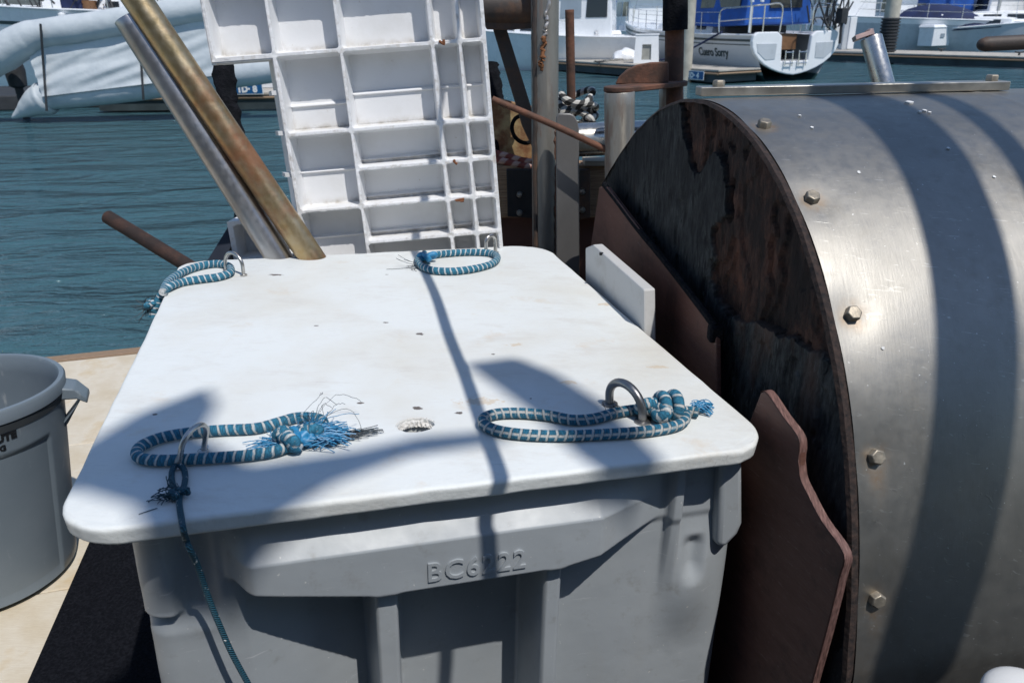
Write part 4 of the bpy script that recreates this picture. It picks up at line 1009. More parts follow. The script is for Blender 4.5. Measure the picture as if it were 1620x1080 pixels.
cen = np.mean(P, 0)
for i in range(k):
    t = unit(P[min(i+1, k-1)]-P[max(i-1, 0)]); nn2 = np.cross(t, nC); nn2 *= 1 if nn2@(P[i]-cen) > 0 else -1
    p = P[i]+nn2*.0012; L2.append([p-nC*.0006, p+nC*.0136])
eg.loft(L2, closed=False, caps=False); obj('cut_edge', eg, M['plyedge'], o)

# ================================================================== MARINA BACKGROUND
M['gel'] = plain('white_gelcoat', (.82, .83, .84), .28, 0, .05, 1.5, 0)
M['gel_grey'] = plain('grey_gelcoat', (.50, .53, .56), .3, 0, .08, 1.5, 0)
M['navy'] = plain('navy_canvas', (.012, .022, .075), .8, 0, .3, 3, .3, 20)
M['blue'] = plain('royal_blue_canvas', (.012, .085, .36), .75, 0, .3, 3, .3, 20)
M['glass'] = plain('dark_boat_glass', (.02, .025, .03), .12, 0, .1, 2, 0)
M['palewin'] = plain('pale_window', (.28, .33, .38), .15, 0, .1, 2, 0)
M['rail'] = plain('polished_rail', (.62, .62, .62), .22, .9, .1, 4, 0)
M['alloy'] = plain('mast_alloy', (.50, .50, .49), .4, .6, .1, 3, 0)
M['teak'] = plain('teak', (.20, .10, .045), .6, 0, .3, 5, .1)
M['dockwood'] = plain('grey_dock_planks', (.42, .39, .34), .85, 0, .2, 3, .3, 12)
M['dockside'] = plain('dark_dock_side', (.035, .05, .055), .7, 0, .4, 2, .2)
M['boot'] = plain('boot_stripe', (.02, .05, .06), .4, 0, .2, 2, 0)
M['clutter'] = plain('dark_gear', (.03, .032, .035), .7, 0, .4, 6, .2)
class Hull:
    def __init__(s, L, B, F, tw=.85, flare=.10, bow=.30): s.L, s.B, s.F, s.tw, s.flare, s.bow = L, B, F, tw, flare, bow
    def hb(s, t):
        k = s.tw+(1-s.tw)*math.sin(min(1, t/.45)*math.pi/2)
        return s.B/2*k*(1 if t < .4 else max(.012, math.cos(((t-.4)/.6)**1.35*math.pi/2)))
    def sh(s, t): return s.F*(1+s.bow*t*t)
    def y(s, t, z):
        k = min(1., max(0., (z+.35)/(s.sh(t)+.35))); return s.hb(t)*(k**.33)*(1-s.flare*(1-k)*t)
    def x(s, t, z): return s.L*t+.09*s.L*max(0, t-.75)*4*max(0, z/s.sh(t))*.5
    def sec(s, t, n=9):
        zs_ = [-.35+(s.sh(t)+.35)*(k/n) for k in range(n+1)]
        q = [(s.x(t, z), s.y(t, z), z) for z in reversed(zs_)]
        return q+[(x, -y, z) for x, y, z in reversed(q[:-1])]
def hull_parts(root, H, hm, dm, stripe=None, transom=True, name='hull'):
    n = 22; secs = [H.sec(k/n) for k in range(n+1)]
    mb = MB().loft(secs, closed=False, caps=False)
    if transom: mb.add(secs[0], [tuple(range(len(secs[0])))])
    obj(name, mb, hm, root, local=True, angle=50)
    dk = MB(); a = [[(H.x(k/n, H.sh(k/n)), s*H.hb(k/n)*.985, H.sh(k/n)-.02+(.05 if abs(s) < .5 else 0)) for s in (1, .5, 0, -.5, -1)] for k in range(0 if transom else 1, n+1)]
    dk.loft(a, closed=False, caps=False); obj('boat_deck', dk, dm, root, local=True)
    rb = MB()
    for sg in (1, -1): rb.tube([(H.x(k/n, H.sh(k/n)), sg*H.hb(k/n), H.sh(k/n)) for k in range(n+1)], .035, 6)
    obj('toe_rail', rb, dm, root, local=True)
    if stripe:
        for sg in (1, -1):
            sb = MB(); q = [[(H.x(k/n, z), sg*(H.y(k/n, z)+.008), z) for z in (H.sh(k/n)*f0, H.sh(k/n)*f1)] for k in range(n+1) for f0, f1 in (stripe[1],)]
            sb.loft(q, closed=False, caps=False); obj('stripe', sb, stripe[0], root, local=True)
def trunk(root, H, t0, t1, h, wf, mat, winmat, nwin=3, name='cabin'):
    n = 10; secs = []
    for k in range(n+1):
        t = t0+(t1-t0)*k/n; z = H.sh(t)-.02; w = H.hb(t)*wf; hh = h*(1-.45*(k/n)**2); x = H.x(t, z)
        secs.append([(x, w, z), (x, w*.93, z+hh*.8), (x, w*.7, z+hh), (x, -w*.7, z+hh), (x, -w*.93, z+hh*.8), (x, -w, z)])
    c = obj(name, MB().loft(secs, closed=True), mat, root, local=True, smooth=False, bevel=.03)
    for sg in (1, -1):
        for i in range(nwin):
            ta = t0+(t1-t0)*(.10+.8*i/nwin); tb_ = ta+(t1-t0)*.8/nwin*.75; q = []
            for t, f in ((ta, .25), (tb_, .25), (tb_, .68), (ta, .68)):
                z = H.sh(t)-.02; kk = (t-t0)/(t1-t0); hh = h*(1-.45*kk*kk); q.append((H.x(t, z), sg*(H.hb(t)*wf*(1-.07*f/.8)+.006), z+hh*f))
            obj('window', MB().prism(q, (0, sg*.012, 0)), winmat, c, local=True, smooth=False)
    return c
def rails(root, H, h=.6, n=8, t0=.02, t1=.98, wires=2):
    mb = MB()
    for sg in (1, -1):
        for i in range(n+1):
            t = t0+(t1-t0)*i/n; z = H.sh(t); mb.tube([(H.x(t, z), sg*H.hb(t)*.95, z), (H.x(t, z), sg*H.hb(t)*.95, z+h)], .014, 6)
        for wv in range(wires):
            zz = h*(1-wv*.5); mb.tube([(H.x(t0+(t1-t0)*i/24, 0), sg*H.hb(t0+(t1-t0)*i/24)*.95, H.sh(t0+(t1-t0)*i/24)+zz) for i in range(25)], .009, 5)
    return obj('guard_rail', mb, M['rail'], root, local=True)
def rig(root, H, tm, mh, cover, boomL=None):
    z = H.sh(tm); x = H.x(tm, z)
    obj('mast', MB().tube([(x, 0, z), (x, 0, z+mh)], .075, 12), M['alloy'], root, local=True)
    bl = boomL or H.L*.36
    obj('boom', MB().tube([(x, 0, z+1.25), (x-bl, 0, z+1.2)], .05, 10), M['alloy'], root, local=True)
    P = [(x-bl*k/14, .03*math.sin(k*2), z+1.42-.006*k) for k in range(15)]
    obj('sail_cover', MB().tube(P, [.10+.08*math.sin(math.pi*min(1, (k+2)/15)) for k in range(15)], 10), cover, root, local=True)
    mb = MB()
    for q in ((H.x(.99, 0), 0, H.sh(1)), (.1, 0, H.sh(0)), (x-.2, H.hb(tm), z), (x-.2, -H.hb(tm), z)): mb.tube([q, (x, 0, z+mh*.97)], .008, 5)
    obj('stays', mb, M['rail'], root, local=True)
def canvas(root, x0, x1, w, z0, z1, mat, name='canvas_top', wmat=None, slope=.25):
    n = 10; secs = []
    for k in range(5):
        f = k/4; x = x0+(x1-x0)*f; sl = slope*math.sin(math.pi*min(1, f*1.0)/2)
        secs.append([(x+(1-f)*0, w/2*math.cos(math.pi*j/n)*(1-.0), z0+(z1-z0)*(.55+.45*math.sin(math.pi*j/n)) if 0 < j < n else z0) for j in range(n+1)])
    c = obj(name, MB().loft(secs, closed=True), mat, root, local=True, angle=60)
    if wmat:
        for sg in (1, -1): obj('window', MB().span(x0+(x1-x0)*.2, x0+(x1-x0)*.85, sg*w/2, sg*(w/2+.012), z0+(z1-z0)*.15, z0+(z1-z0)*.5), wmat, c, local=True, smooth=False)
    return c
def gear(root, H, n, seed, t0=.1, t1=.6):
    rnd = random.Random(seed)
    for _ in range(n):
        t = rnd.uniform(t0, t1); z = H.sh(t); s = rnd.uniform(.15, .4); y = H.hb(t)*rnd.uniform(-.8, .8); x = H.x(t, z)
        k = rnd.randrange(3)
        if k == 0: obj('winch', MB().lathe([(.07, 0), (.08, .06), (.05, .10), (.07, .16), (.0001, .17)], (x, y, z+.02), None, 12), M['rail'], root, local=True)
        elif k == 1: obj('locker', MB().box((x, y, z+s/2), (s*1.6, s*1.2, s)), rnd.choice([M['gel'], M['clutter'], M['gel_grey'], M['navy']]), root, local=True, smooth=False, bevel=.02)
        else:
            m_ = MB(); m_.lathe([(.001, -.18), (.10, -.14), (.11, 0), (.10, .14), (.001, .18)], (x, H.hb(t)*rnd.choice((-1, 1))*1.03, z-.25), None, 10); obj('fender', m_, rnd.choice([M['gel'], M['navy']]), root, local=True)
def wz(px, py, z=WZ): return on_z(px, py, z)
DZ = .10
# --- docks
def dock(name, quad, label, side=.30, z=DZ):
    P = [np.array([q[0], q[1], z]) for q in quad]
    t = thing(name, label, 'dock', tuple(P[0]*[1, 1, 0]+[0, 0, WZ]))
    obj('planks', MB().prism([p-[0, 0, .05] for p in P], (0, 0, .05)), M['dockwood'], t, smooth=False, bevel=.006)
    c = sum(P)/len(P); Q = [c+(p-c)*.985 for p in P]
    obj('float_side', MB().prism([q-[0, 0, side+.052] for q in Q], (0, 0, side)), M['dockside'], t, smooth=False)
    wl_ = MB()
    for i in range(len(P)):
        a, b = P[i], P[(i+1) % len(P)]; wl_.tube([a-[0, 0, .11], b-[0, 0, .11]], .035, 6)
    obj('rub_strip', wl_, M['trim'], t)
    return t
fa = wz(700, 84, DZ); fb_ = wz(1137, 111, DZ); d = unit(fb_-fa); nn2 = np.array([-d[1], d[0], 0]); nn2 *= 1 if nn2[1] > 0 else -1
fdock = dock('finger_dock', [fa, fb_, fb_+nn2*1.6, fa+nn2*3.4], 'grey finger dock with a blue number plate, in front of the white motorboat')
ra = wz(1250, 80, DZ); rb_ = wz(1720, 93, DZ); d2 = unit(rb_-ra); n2 = np.array([-d2[1], d2[0], 0]); n2 *= 1 if n2[1] > 0 else -1
rdock = dock('main_dock', [ra, rb_+d2*8, rb_+d2*8+n2*2.6, ra+n2*2.6], 'long grey dock with white dock boxes at the right, beyond the drum')
la = wz(150, 150, DZ); lb = wz(452, 146, DZ); d3 = unit(lb-la); n3 = np.array([-d3[1], d3[0], 0]); n3 *= 1 if n3[1] > 0 else -1
ldock = dock('finger_dock', [la, lb, lb+n3*1.2, la+n3*1.2], 'weathered finger dock with a blue number plate, seen through the pallet gap')
# number plates
bp = plain('blue_plate', (.006, .10, .27), .5, 0, .1, 3, 0); wp = plain('white_plate_paint', (.8, .82, .82), .5, 0, .05, 3, 0)
def plate(parent_dock, c0, ex, w, h, s, lab):
    ez = np.array([0, 0, 1.]); nrm = np.cross(ex, ez); nrm *= 1 if nrm[1] < 0 else -1
    t = thing('number_plate', lab, 'sign', tuple(c0))
    obj('border', MB().box(c0-nrm*.004, (w, .01, h), (ex, nrm, ez)), wp, t, smooth=False)
    obj('panel', MB().box(c0, (w*.955, .012, h*.84), (ex, nrm, ez)), bp, t, smooth=False)
    tx = text_mb(s, h*.80, .002, c0+nrm*.0085-ez*h*.28, ex, ez, nrm, bold=.012, align='CENTER', spacing=1.05)
    obj('lettering', tx, wp, t, smooth=False)
ez = np.array([0, 0, 1.])
q = wz(1095, 111, DZ)-nn2*.07; q[2] = DZ-.075
qq = on_plane(1096, 119, fa-nn2*.06, nn2); plate(fdock, qq, d, .95, .25, '\u00b71D\u00b7 4', 'small blue number plate reading 1D 4 on the dock beside the sailboat')
qq = on_plane(391, 141, la-n3*.06, n3); plate(ldock, qq, d3, .70, .23, '1D\u00b7 8', 'small blue number plate reading 1D 8 on the dock behind the pallet')
# pilings
def piling(px, py, r, label, z=DZ, sleeve=None, h=6.5, tilt=0.):
    b = wz(px, py, z); t = thing('piling', label, 'piling', (b[0], b[1], WZ))
    obj('pole', MB().tube([(b[0], b[1], -1.2), (b[0]+tilt*2, b[1], 3), (b[0]+tilt*4, b[1], h)], r, 20), plain('bleached_piling', (.44, .41, .34), .75, 0, .25, 3, .2), t)
    if sleeve:
        prs = []; z0, z1 = sleeve; n = int((z1-z0)/.11)
        for k in range(n): zz = z0+(z1-z0)*k/n; prs += [(r+.02, zz), (r+.075, zz+.02), (r+.075, zz+.065), (r+.02, zz+.085)]
        obj('ribbed_sleeve', MB().lathe(prs, (b[0], b[1], 0), None, 20), M['clutter'], t)
    return t
piling(1085, 108, .175, 'pale round piling at the end of the finger dock, beside the sailboat')
piling(1399, 100, .28, 'tall piling with a black ribbed sleeve beside the steel cylinder', z=WZ, sleeve=(WZ-.6, 1.38))
for px in (965,): piling(px, 66, .16, 'thin pale piling behind the white motorboat cabin', z=WZ)
# cleats
def cleat(px, py, label):
    p = wz(px, py, DZ); t = MB(); t.box(p+[0, 0, .05], (.05, .05, .10)); t.tube([p+[-.16, 0, .12], p+[-.08, 0, .10], p+[.08, 0, .10], p+[.16, 0, .12]], .025, 8)
    tag(obj('dock_cleat', t, M['clutter']), label, 'cleat', 'cleats on the docks')
cleat(948, 103, 'dark dock cleat on the finger dock edge left of the step box'); cleat(1489, 82, 'dark dock cleat below the first dock box on the right dock'); cleat(1612, 88, 'dark dock cleat at the right edge of the picture, on the long dock')
# dock boxes
def dbox(px, py, w, dp, h, rz, label, z=DZ, vent=True):
    p = wz(px, py, z); t = thing('dock_box', label, 'dock box', tuple(p), rz, 'white dock boxes')
    obj('box_body', MB().loft([[(-w/2*.93, 0, 0), (w/2*.93, 0, 0), (w/2*.93, dp, 0), (-w/2*.93, dp, 0)], [(-w/2, -.03, h*.86), (w/2, -.03, h*.86), (w/2, dp, h*.86), (-w/2, dp, h*.86)]]), M['gel'], t, local=True, smooth=False, bevel=.02)
    obj('box_lid', MB().loft([[(-w/2-.04, -.07, h*.86), (w/2+.04, -.07, h*.86), (w/2+.04, dp+.04, h*.86), (-w/2-.04, dp+.04, h*.86)], [(-w/2*.95, .03, h), (w/2*.95, .03, h), (w/2*.95, dp, h), (-w/2*.95, dp, h)]]), M['gel'], t, local=True, smooth=False, bevel=.02)
    if vent: obj('label_plate', MB().span(-.12, .14, -.045, -.03, h*.40, h*.58), M['palewin'], t, local=True, smooth=False)
    return t
dbox(1487, 73, 1.25, .75, .92, .45, 'white dock box with a small plate, left of the two on the right dock')
dbox(1568, 69, 1.15, .75, .85, .45, 'white dock box half hidden by the dark spar end')
dbox(926, 91, .62, .6, .98, -.1, 'narrow white dock box on the finger dock, right behind the upright rusty rod', vent=False)
dbox(964, 92, .80, .6, .98, -.1, 'wide white dock box between the narrow dock box and the step box', vent=False)
dbox(815, 92, 1.3, .7, 1.1, -.1, 'white dock box on the finger dock between the pallet and the grey post', vent=False)
cvb = MB(); rows = []
p = wz(990, 96, DZ)
for i in range(24):
    f = i/23; rows.append([p+np.array([(f-.5)*.9, .45*math.cos(a)*(.85+.15*nz(i*.2, a)), max(.004, .42*math.sin(a)*(.55+.45*math.sin(math.pi*f))*(1+.22*nz(i*.22, a*1.2, 3)))]) for a in np.linspace(0, math.pi, 14)])
tag(obj('canvas_heap', cvb.loft(rows), M['gel'], smooth=True, angle=180), 'crumpled white canvas heap left of the step box', 'canvas')
dbox(408, 140, .85, .6, .62, -.1, 'small white dock box behind the pallet gap')
p = wz(1338, 79, DZ); t = thing('utility_post', 'tall white cabinet standing on the dock right of the sailboat stern', 'cabinet', tuple(p))
obj('cabinet', MB().span(-.20, .20, 0, .35, 0, 1.28), M['gel_grey'], t, local=True, smooth=False, bevel=.02); obj('door', MB().span(.02, .30, -.04, .06, .02, 1.30), M['gel'], t, local=True, smooth=False, bevel=.02)
# moulded step box with an arched hole
p = wz(1022, 100, DZ); t = thing('step_box', 'white moulded step box with an arched opening on the finger dock', 'step box', tuple(p), -.18)
arch = [(-.16, .10), (.16, .10), (.16, .52)]+[(.16-.05*(1-math.cos(a)), .52+.06*math.sin(a)) for a in (.5, 1., 1.5)]+[(-.11-.05*(1-math.cos(a))*-1-.05, .52+.06*math.sin(a)) for a in (1.5, 1., .5)]+[(-.16, .52)]
W2 = .42
fr = MB()
for x0, x1, z0, z1 in ((-W2, -.16, 0, .86), (.16, W2, 0, .86), (-.16, .16, 0, .10), (-.16, .16, .58, .86)): fr.loft([[(x0*(1-.12*z/.86), -.02+.10*z/.86, z), (x1*(1-.12*z/.86), -.02+.10*z/.86, z), (x1*(1-.12*z/.86), .04+.10*z/.86, z), (x0*(1-.12*z/.86), .04+.10*z/.86, z)] for z in (z0, z1)])
obj('front', fr, M['gel'], t, local=True, smooth=False)
obj('box_side', MB().loft([[(-W2, .045, 0), (W2, .045, 0), (W2, .6, 0), (-W2, .6, 0)], [(-W2*.88, .145, .855), (W2*.88, .145, .855), (W2*.88, .55, .855), (-W2*.88, .55, .855)]]), plain('step_grey', (.30, .30, .27), .7), t, local=True, smooth=False)
obj('step_top', MB().span(-W2*.95, W2*.95, .06, .62, .857, .90), M['gel'], t, local=True, smooth=False, bevel=.02)
p = wz(960, 100, DZ)
ln = []
for k in range(70): a = k*.42; ln.append(p+np.array([(.18+.05*math.sin(k*.9))*math.cos(a)+.012*k-.3, .30+.16*math.sin(a), .03+.0012*k]))
tag(obj('dock_line', MB().tube(ln, .018, 6), M['braid']), 'loose coil of dock line on the finger dock', 'rope')

# --- the named sailboat
st_ = wz(1250, 128); hd_ = math.radians(107)
sb = thing('sailboat', 'white sailboat with open transom, blue canvas and its name on the shaded hull', 'sailboat', tuple(st_), hd_)
H = Hull(11., 3.3, 1.28, .84); m = N('sailboat_hull'); zc = m.n('ShaderNodeSeparateXYZ'); m.l(m.co(), zc.inputs[0])
m.set(color=m.mix(m.ramp(zc.outputs[2], [(.16, 0), (.2, 1)]), (.03, .07, .075), (.60, .63, .66)), rough=.28); hullm = m.m
hull_parts(sb, H, hullm, M['gel'], None, transom=False)
for f0, f1 in ((.86, .91), (.78, .80)):
    for sg in (1, -1):
        q = [[(H.x(k/22, H.sh(k/22)*f), sg*(H.y(k/22, H.sh(k/22)*f)+.01), H.sh(k/22)*f) for f in (f0, f1)] for k in range(23)]
        obj('stripe', MB().loft(q, closed=False, caps=False), M['boot'], sb, local=True)
tn = []
wpr = [(1.36, .96), (1.28, 1.04), (1.12, 1.07), (.94, 1.05), (.78, .99), (.62, .88), (.47, .73), (.35, .55), (.26, .36), (.20, .17), (.17, 0)]
hw = H.hb(0)
Lf = [(-hw*w_, z) for z, w_ in wpr]; Rt = [(hw*w_, z) for z, w_ in reversed(wpr[:-1])]
outl = Lf+Rt+[(.66, 1.36), (.50, 1.24), (.46, .56), (-.46, .56), (-.50, 1.24), (-.66, 1.36)]
tr = obj('transom', MB().prism([(-.10, y, z) for y, z in outl], (.14, 0, 0)), M['gel'], sb, local=True, smooth=False, bevel=.03)
for sg in (1, -1): obj('moulded_seat_panel', MB().prism([(-.10-.012, sg*y, z) for y, z in ((.66, 1.05), (.68, .62), (1.0, .60), (1.28, .82), (1.34, 1.06))], (.02, 0, 0)), M['gel_grey'], tr, local=True, smooth=False, bevel=.01)
obj('teak_hatch', MB().span(.55, .60, -.46, .46, .85, 1.28), M['teak'], sb, local=True, smooth=False)
obj('cockpit_floor', MB().span(0.05, 2.6, -.9, .9, .48, .55), M['gel_grey'], sb, local=True, smooth=False)
obj('cockpit_well', MB().span(2.0, 2.1, -1.1, 1.1, .5, 1.5), M['clutter'], sb, local=True, smooth=False)
for y0 in (-.22, .24):
    lm = MB(); lm.tube([(-.16, y0-.12, .42), (-.14, y0-.12, .85)], .018, 6); lm.tube([(-.16, y0+.12, .42), (-.14, y0+.12, .85)], .018, 6); lm.tube([(-.17, y0-.14, .5), (-.17, y0+.14, .5)], .018, 6); lm.tube([(-.15, y0-.14, .8), (-.15, y0+.14, .8)], .018, 6)
    obj('boarding_ladder', lm, M['rail'], tr, local=True)
rm = MB()
for sg in (1, -1):
    rm.tube(smooth_path([(.0, sg*.55, 1.34), (.0, sg*.55, 2.05), (.05, sg*1.0, 2.08), (.1, sg*1.45, 2.05), (.9, sg*1.5, 2.02), (1.6, sg*1.55, 1.95), (1.6, sg*1.55, 1.36)], 4), .022, 7)
    rm.tube([(.0, sg*.55, 1.72), (.1, sg*1.45, 1.72), (1.6, sg*1.55, 1.66)], .018, 6); rm.tube([(.1, sg*1.45, 1.34), (.1, sg*1.45, 2.05)], .02, 6)
    rm.tube([(.02, sg*1.1, 1.34), (.02, sg*1.1, 2.08)], .02, 6)
obj('pushpit', rm, M['rail'], sb, local=True)
trunk(sb, H, .27, .62, .45, .62, M['gel'], M['glass'], 4)
# canvas enclosure
cz = [[(.9, 1.15, 1.55), (.9, 1.0, 3.1), (.9, -1.0, 3.1), (.9, -1.15, 1.55)], [(2.4, 1.25, 1.5), (2.5, 1.1, 3.25), (2.5, -1.1, 3.25), (2.4, -1.25, 1.5)], [(4.2, 1.2, 1.55), (3.7, 1.05, 3.05), (3.7, -1.05, 3.05), (4.2, -1.2, 1.55)]]
ce = obj('canvas_enclosure', MB().loft([[tuple(p) for p in s_] for s_ in cz]), M['blue'], sb, local=True, smooth=False, bevel=.05)
for sg in (1, -1): obj('window', MB().prism([(1.2, sg*1.14, 2.05), (3.4, sg*1.17, 2.05), (3.3, sg*1.13, 2.85), (1.2, sg*1.09, 2.85)], (0, sg*.035, 0)), M['glass'], ce, local=True, smooth=False)
obj('back_window', MB().prism([(.88, -.75, 2.0), (.88, .35, 2.0), (.88, .32, 2.85), (.88, -.7, 2.85)], (-.03, 0, 0)), M['glass'], ce, local=True, smooth=False)
for sg, y0 in ((1, 1.35), (-1, 1.42)):
    obj('horseshoe_buoy', MB().tube(smooth_path([(.06, sg*y0-.16, 2.15), (.05, sg*y0-.17, 2.4), (.05, sg*y0, 2.55), (.05, sg*y0+.17, 2.4), (.06, sg*y0+.16, 2.15)], 5), .055, 8), M['gel'], sb, local=True)
om = MB(); om.box((-.22, -1.35, 1.75), (.26, .22, .42)); om.tube([(-.24, -1.35, 1.6), (-.28, -1.35, 1.0)], .045, 8); obj('outboard_motor', om, M['clutter'], sb, local=True, bevel=.03)
bq = MB(); bq.tube([(.1, 1.5, 1.35), (.1, 1.5, 3.4)], .025, 8); bq.lathe([(.0001, 3.3), (.12, 3.34), (.13, 3.5), (.0001, 3.62)], (.1, 1.5, 0), None, 12); obj('radar_pole', bq, M['gel'], sb, local=True)
wq = MB(); rnd = random.Random(3)
for _ in range(26):
    a = np.array([rnd.uniform(-.2, .5), rnd.uniform(-1.6, -.7), rnd.uniform(1.35, 1.6)]); wq.tube([a, a+[rnd.uniform(-.2, .2), rnd.uniform(-.3, .3), rnd.uniform(.3, 1.1)]], rnd.uniform(.012, .03), 6)
obj('deck_gear', wq, M['clutter'], sb, local=True)
rig(sb, H, .42, 14, M['blue']); rails(sb, H, .62, 9, .16, .97)
tx = text_mb('Cuero Sorry', .34, .0, (0, 0, 0), (1, 0, 0), (0, 1, 0), (0, 0, 1), shear=.25, bold=.008, spacing=.92)
nm = MB(); vv = []
for x, y, zz in tx.v:
    X_ = 3.0-x; Z_ = .66+y; t_ = X_/H.L; vv.append((X_, H.y(t_, Z_)+.014, Z_))
nm.add(vv, tx.f); obj('boat_name', nm, M['boot'], sb, local=True, smooth=False)
mlq = MB(); a = np.array([1.5, H.hb(.14), 1.36]); mlq.tube(smooth_path([a, a+[2.0, .5, -.75], a+[4.2, .9, -1.05]], 6), .03, 6); obj('mooring_line', mlq, M['navy'], sb, local=True)

# --- other boats
def sailboat(px, py, rz, L, B, F, label, hm, cover, top=None, group=None, stripe=None, gearn=4, seed=1, z=WZ, mh=12, railn=8):
    p = wz(px, py, z); t = thing('sailboat', label, 'sailboat', tuple(p), math.radians(rz), group); H = Hull(L, B, F)
    hull_parts(t, H, hm, M['gel'], stripe); trunk(t, H, .25, .68, .48, .62, M['gel'], M['glass'], 4); rails(t, H, .62, railn); rig(t, H, .45, mh, cover)
    if top is not None: canvas(t, L*.08, L*.27, B*.7, F+.25, F+1.75, top, 'bimini', M['glass'])
    gear(t, H, gearn, seed); return t, H
def motorboat(px, py, rz, L, B, F, label, hm, house=None, cover=None, group=None, stripe=None, seed=1, z=WZ):
    p = wz(px, py, z); t = thing('motorboat', label, 'motorboat', tuple(p), math.radians(rz), group); H = Hull(L, B, F, .95, .2, .35)
    hull_parts(t, H, hm, M['gel'], stripe); trunk(t, H, .58, .86, .45, .7, M['gel'], M['glass'], 2, 'foredeck_cabin')
    if house:
        x0, x1, hh = house; b = B*.36; z0 = F; h = obj('pilothouse', MB().loft([[(x0, b, z0), (x1+.35, b, z0), (x1+.35, -b, z0), (x0, -b, z0)], [(x0+.05, b*.92, z0+hh), (x1-.1, b*.92, z0+hh), (x1-.1, -b*.92, z0+hh), (x0+.05, -b*.92, z0+hh)]]), M['gel'], t, local=True, smooth=False, bevel=.05)
        obj('house_roof', MB().span(x0-.25, x1+.15, -b*1.05, b*1.05, z0+hh, z0+hh+.09), M['gel'], h, local=True, smooth=False, bevel=.03)
        for sg in (1, -1):
            n = 2; wl2 = (x1-x0-.3)/n
            for i in range(n):
                xa = x0+.2+i*wl2; yb = lambda z_: b*(1-.08*(z_-z0)/hh)+.008
                za, zb = z0+hh*.45, z0+hh*.88
                obj('window', MB().prism([(xa, sg*yb(za), za), (xa+wl2*.82, sg*yb(za), za), (xa+wl2*.78, sg*yb(zb), zb), (xa, sg*yb(zb), zb)], (0, sg*.014, 0)), M['palewin'] if i else M['glass'], h, local=True, smooth=False)
        obj('windscreen', MB().prism([(x1+.35-.45*.45+.02, -b*.85, z0+hh*.45), (x1+.35-.45*.45+.02, b*.85, z0+hh*.45), (x1+.35-.45*.88+.02, b*.8, z0+hh*.88), (x1+.35-.45*.88+.02, -b*.8, z0+hh*.88)], (.02, 0, 0)), M['glass'], h, local=True, smooth=False)
    if cover is not None:
        secs = []
        for k in range(9):
            tt = .02+.80*k/8; zz = H.sh(tt); w = H.hb(tt)*1.0; hh = .25+1.0*math.sin(math.pi*min(1, (k+1.5)/8.5))**.8*(1 if k > 0 else .6)
            secs.append([(H.x(tt, zz), w*math.cos(math.pi*j/10), zz-.12+hh*math.sin(math.pi*j/10)+.04*nz(k, j*.9, 4)) for j in range(11)])
        obj('boat_cover', MB().loft(secs, closed=True), cover, t, local=True, angle=70)
    else: rails(t, H, .5, 6, .45, .98, 1); gear(t, H, 4, seed, .05, .4)
    return t, H
motorboat(1062, 109, 168, 8.2, 2.9, 1.15, 'white motorboat with a small pilothouse moored behind the finger dock', M['gel'], (2.2, 4.4, 1.55), seed=4)
motorboat(868, 104, 172, 7.5, 2.7, 1.2, 'white motorboat with a small cabin seen between the pallet and the grey post', M['gel'], (1.0, 2.6, 1.3), seed=9)
sailboat(960, 64, 100, 10, 3.2, 1.2, 'white sailboat with green-striped hull far behind the motorboat pilothouse', M['gel'], M['blue'], M['blue'], 'sailboats in the far row', (plain('green_stripe', (.03, .2, .11), .5), (.7, .8)), seed=5)
t, H = motorboat(1402, 84, -48, 6.2, 2.4, 1.05, 'motorboat under a navy canvas cover behind the right dock', M['gel_grey'], None, M['navy'], seed=6)
t, H = motorboat(1358, 85, 96, 9, 3.0, 1.3, 'white trawler with a wooden-topped cabin behind the tall piling', M['gel'], (.8, 3.8, 1.9), seed=7)
obj('wooden_trim', MB().span(.7, 3.9, -1.30, 1.30, 2.75, 2.95), M['teak'], t, local=True, smooth=False)
sailboat(1760, 83, 168, 11.5, 3.6, 1.35, 'sailboat with navy canvas and a grey-blue hull at the far right', M['gel_grey'], M['navy'], M['navy'], None, (M['gel'], (.84, .97)), 6, 11)
sailboat(1560, 72, 100, 10.5, 3.3, 1.3, 'white sailboat with navy cover behind the right-hand dock boxes', M['gel'], M['navy'], M['navy'], 'sailboats in the far row', (M['navy'], (.75, .84)), seed=12)
far_l = [(-260, 66, 80, M['navy'], 'white'), (-60, 62, 92, M['blue'], 'white'), (120, 63, 85, M['navy'], 'white'), (290, 66, 97, M['blue'], 'white'), (450, 62, 84, M['navy'], 'grey'), (620, 64, 95, M['blue'], 'white'), (790, 61, 88, M['navy'], 'white'), (1110, 55, 93, M['navy'], 'white'), (1270, 52, 86, M['blue'], 'grey'), (1650, 49, 94, M['blue'], 'white'), (1850, 52, 85, M['navy'], 'white')]
wh = ['beyond the wrapped dinghy, outside the left edge', 'just inside the left edge, beyond the dinghy', 'whose mast rises over the middle of the dinghy', 'whose mast rises between the two pipes and the pallet', 'hidden mostly by the left half of the pallet', 'hidden mostly by the right half of the pallet', 'between the pallet and the grey post', 'just left of the named sailboat canvas', 'right behind the named sailboat stern', 'beyond the right-hand dock box', 'beyond the right edge of the dock']
for i, ((px, py, rz, cov, hc_), w_) in enumerate(zip(far_l, wh)):
    sailboat(px, py, rz, 9.5+i % 3, 3.1, 1.2, 'distant %s sailboat %s' % (hc_, w_), M['gel'] if hc_ == 'white' else M['gel_grey'], cov, cov if i % 2 else None, 'sailboats in the far row', (cov, (.75, .83)), 3, 20+i, railn=6)
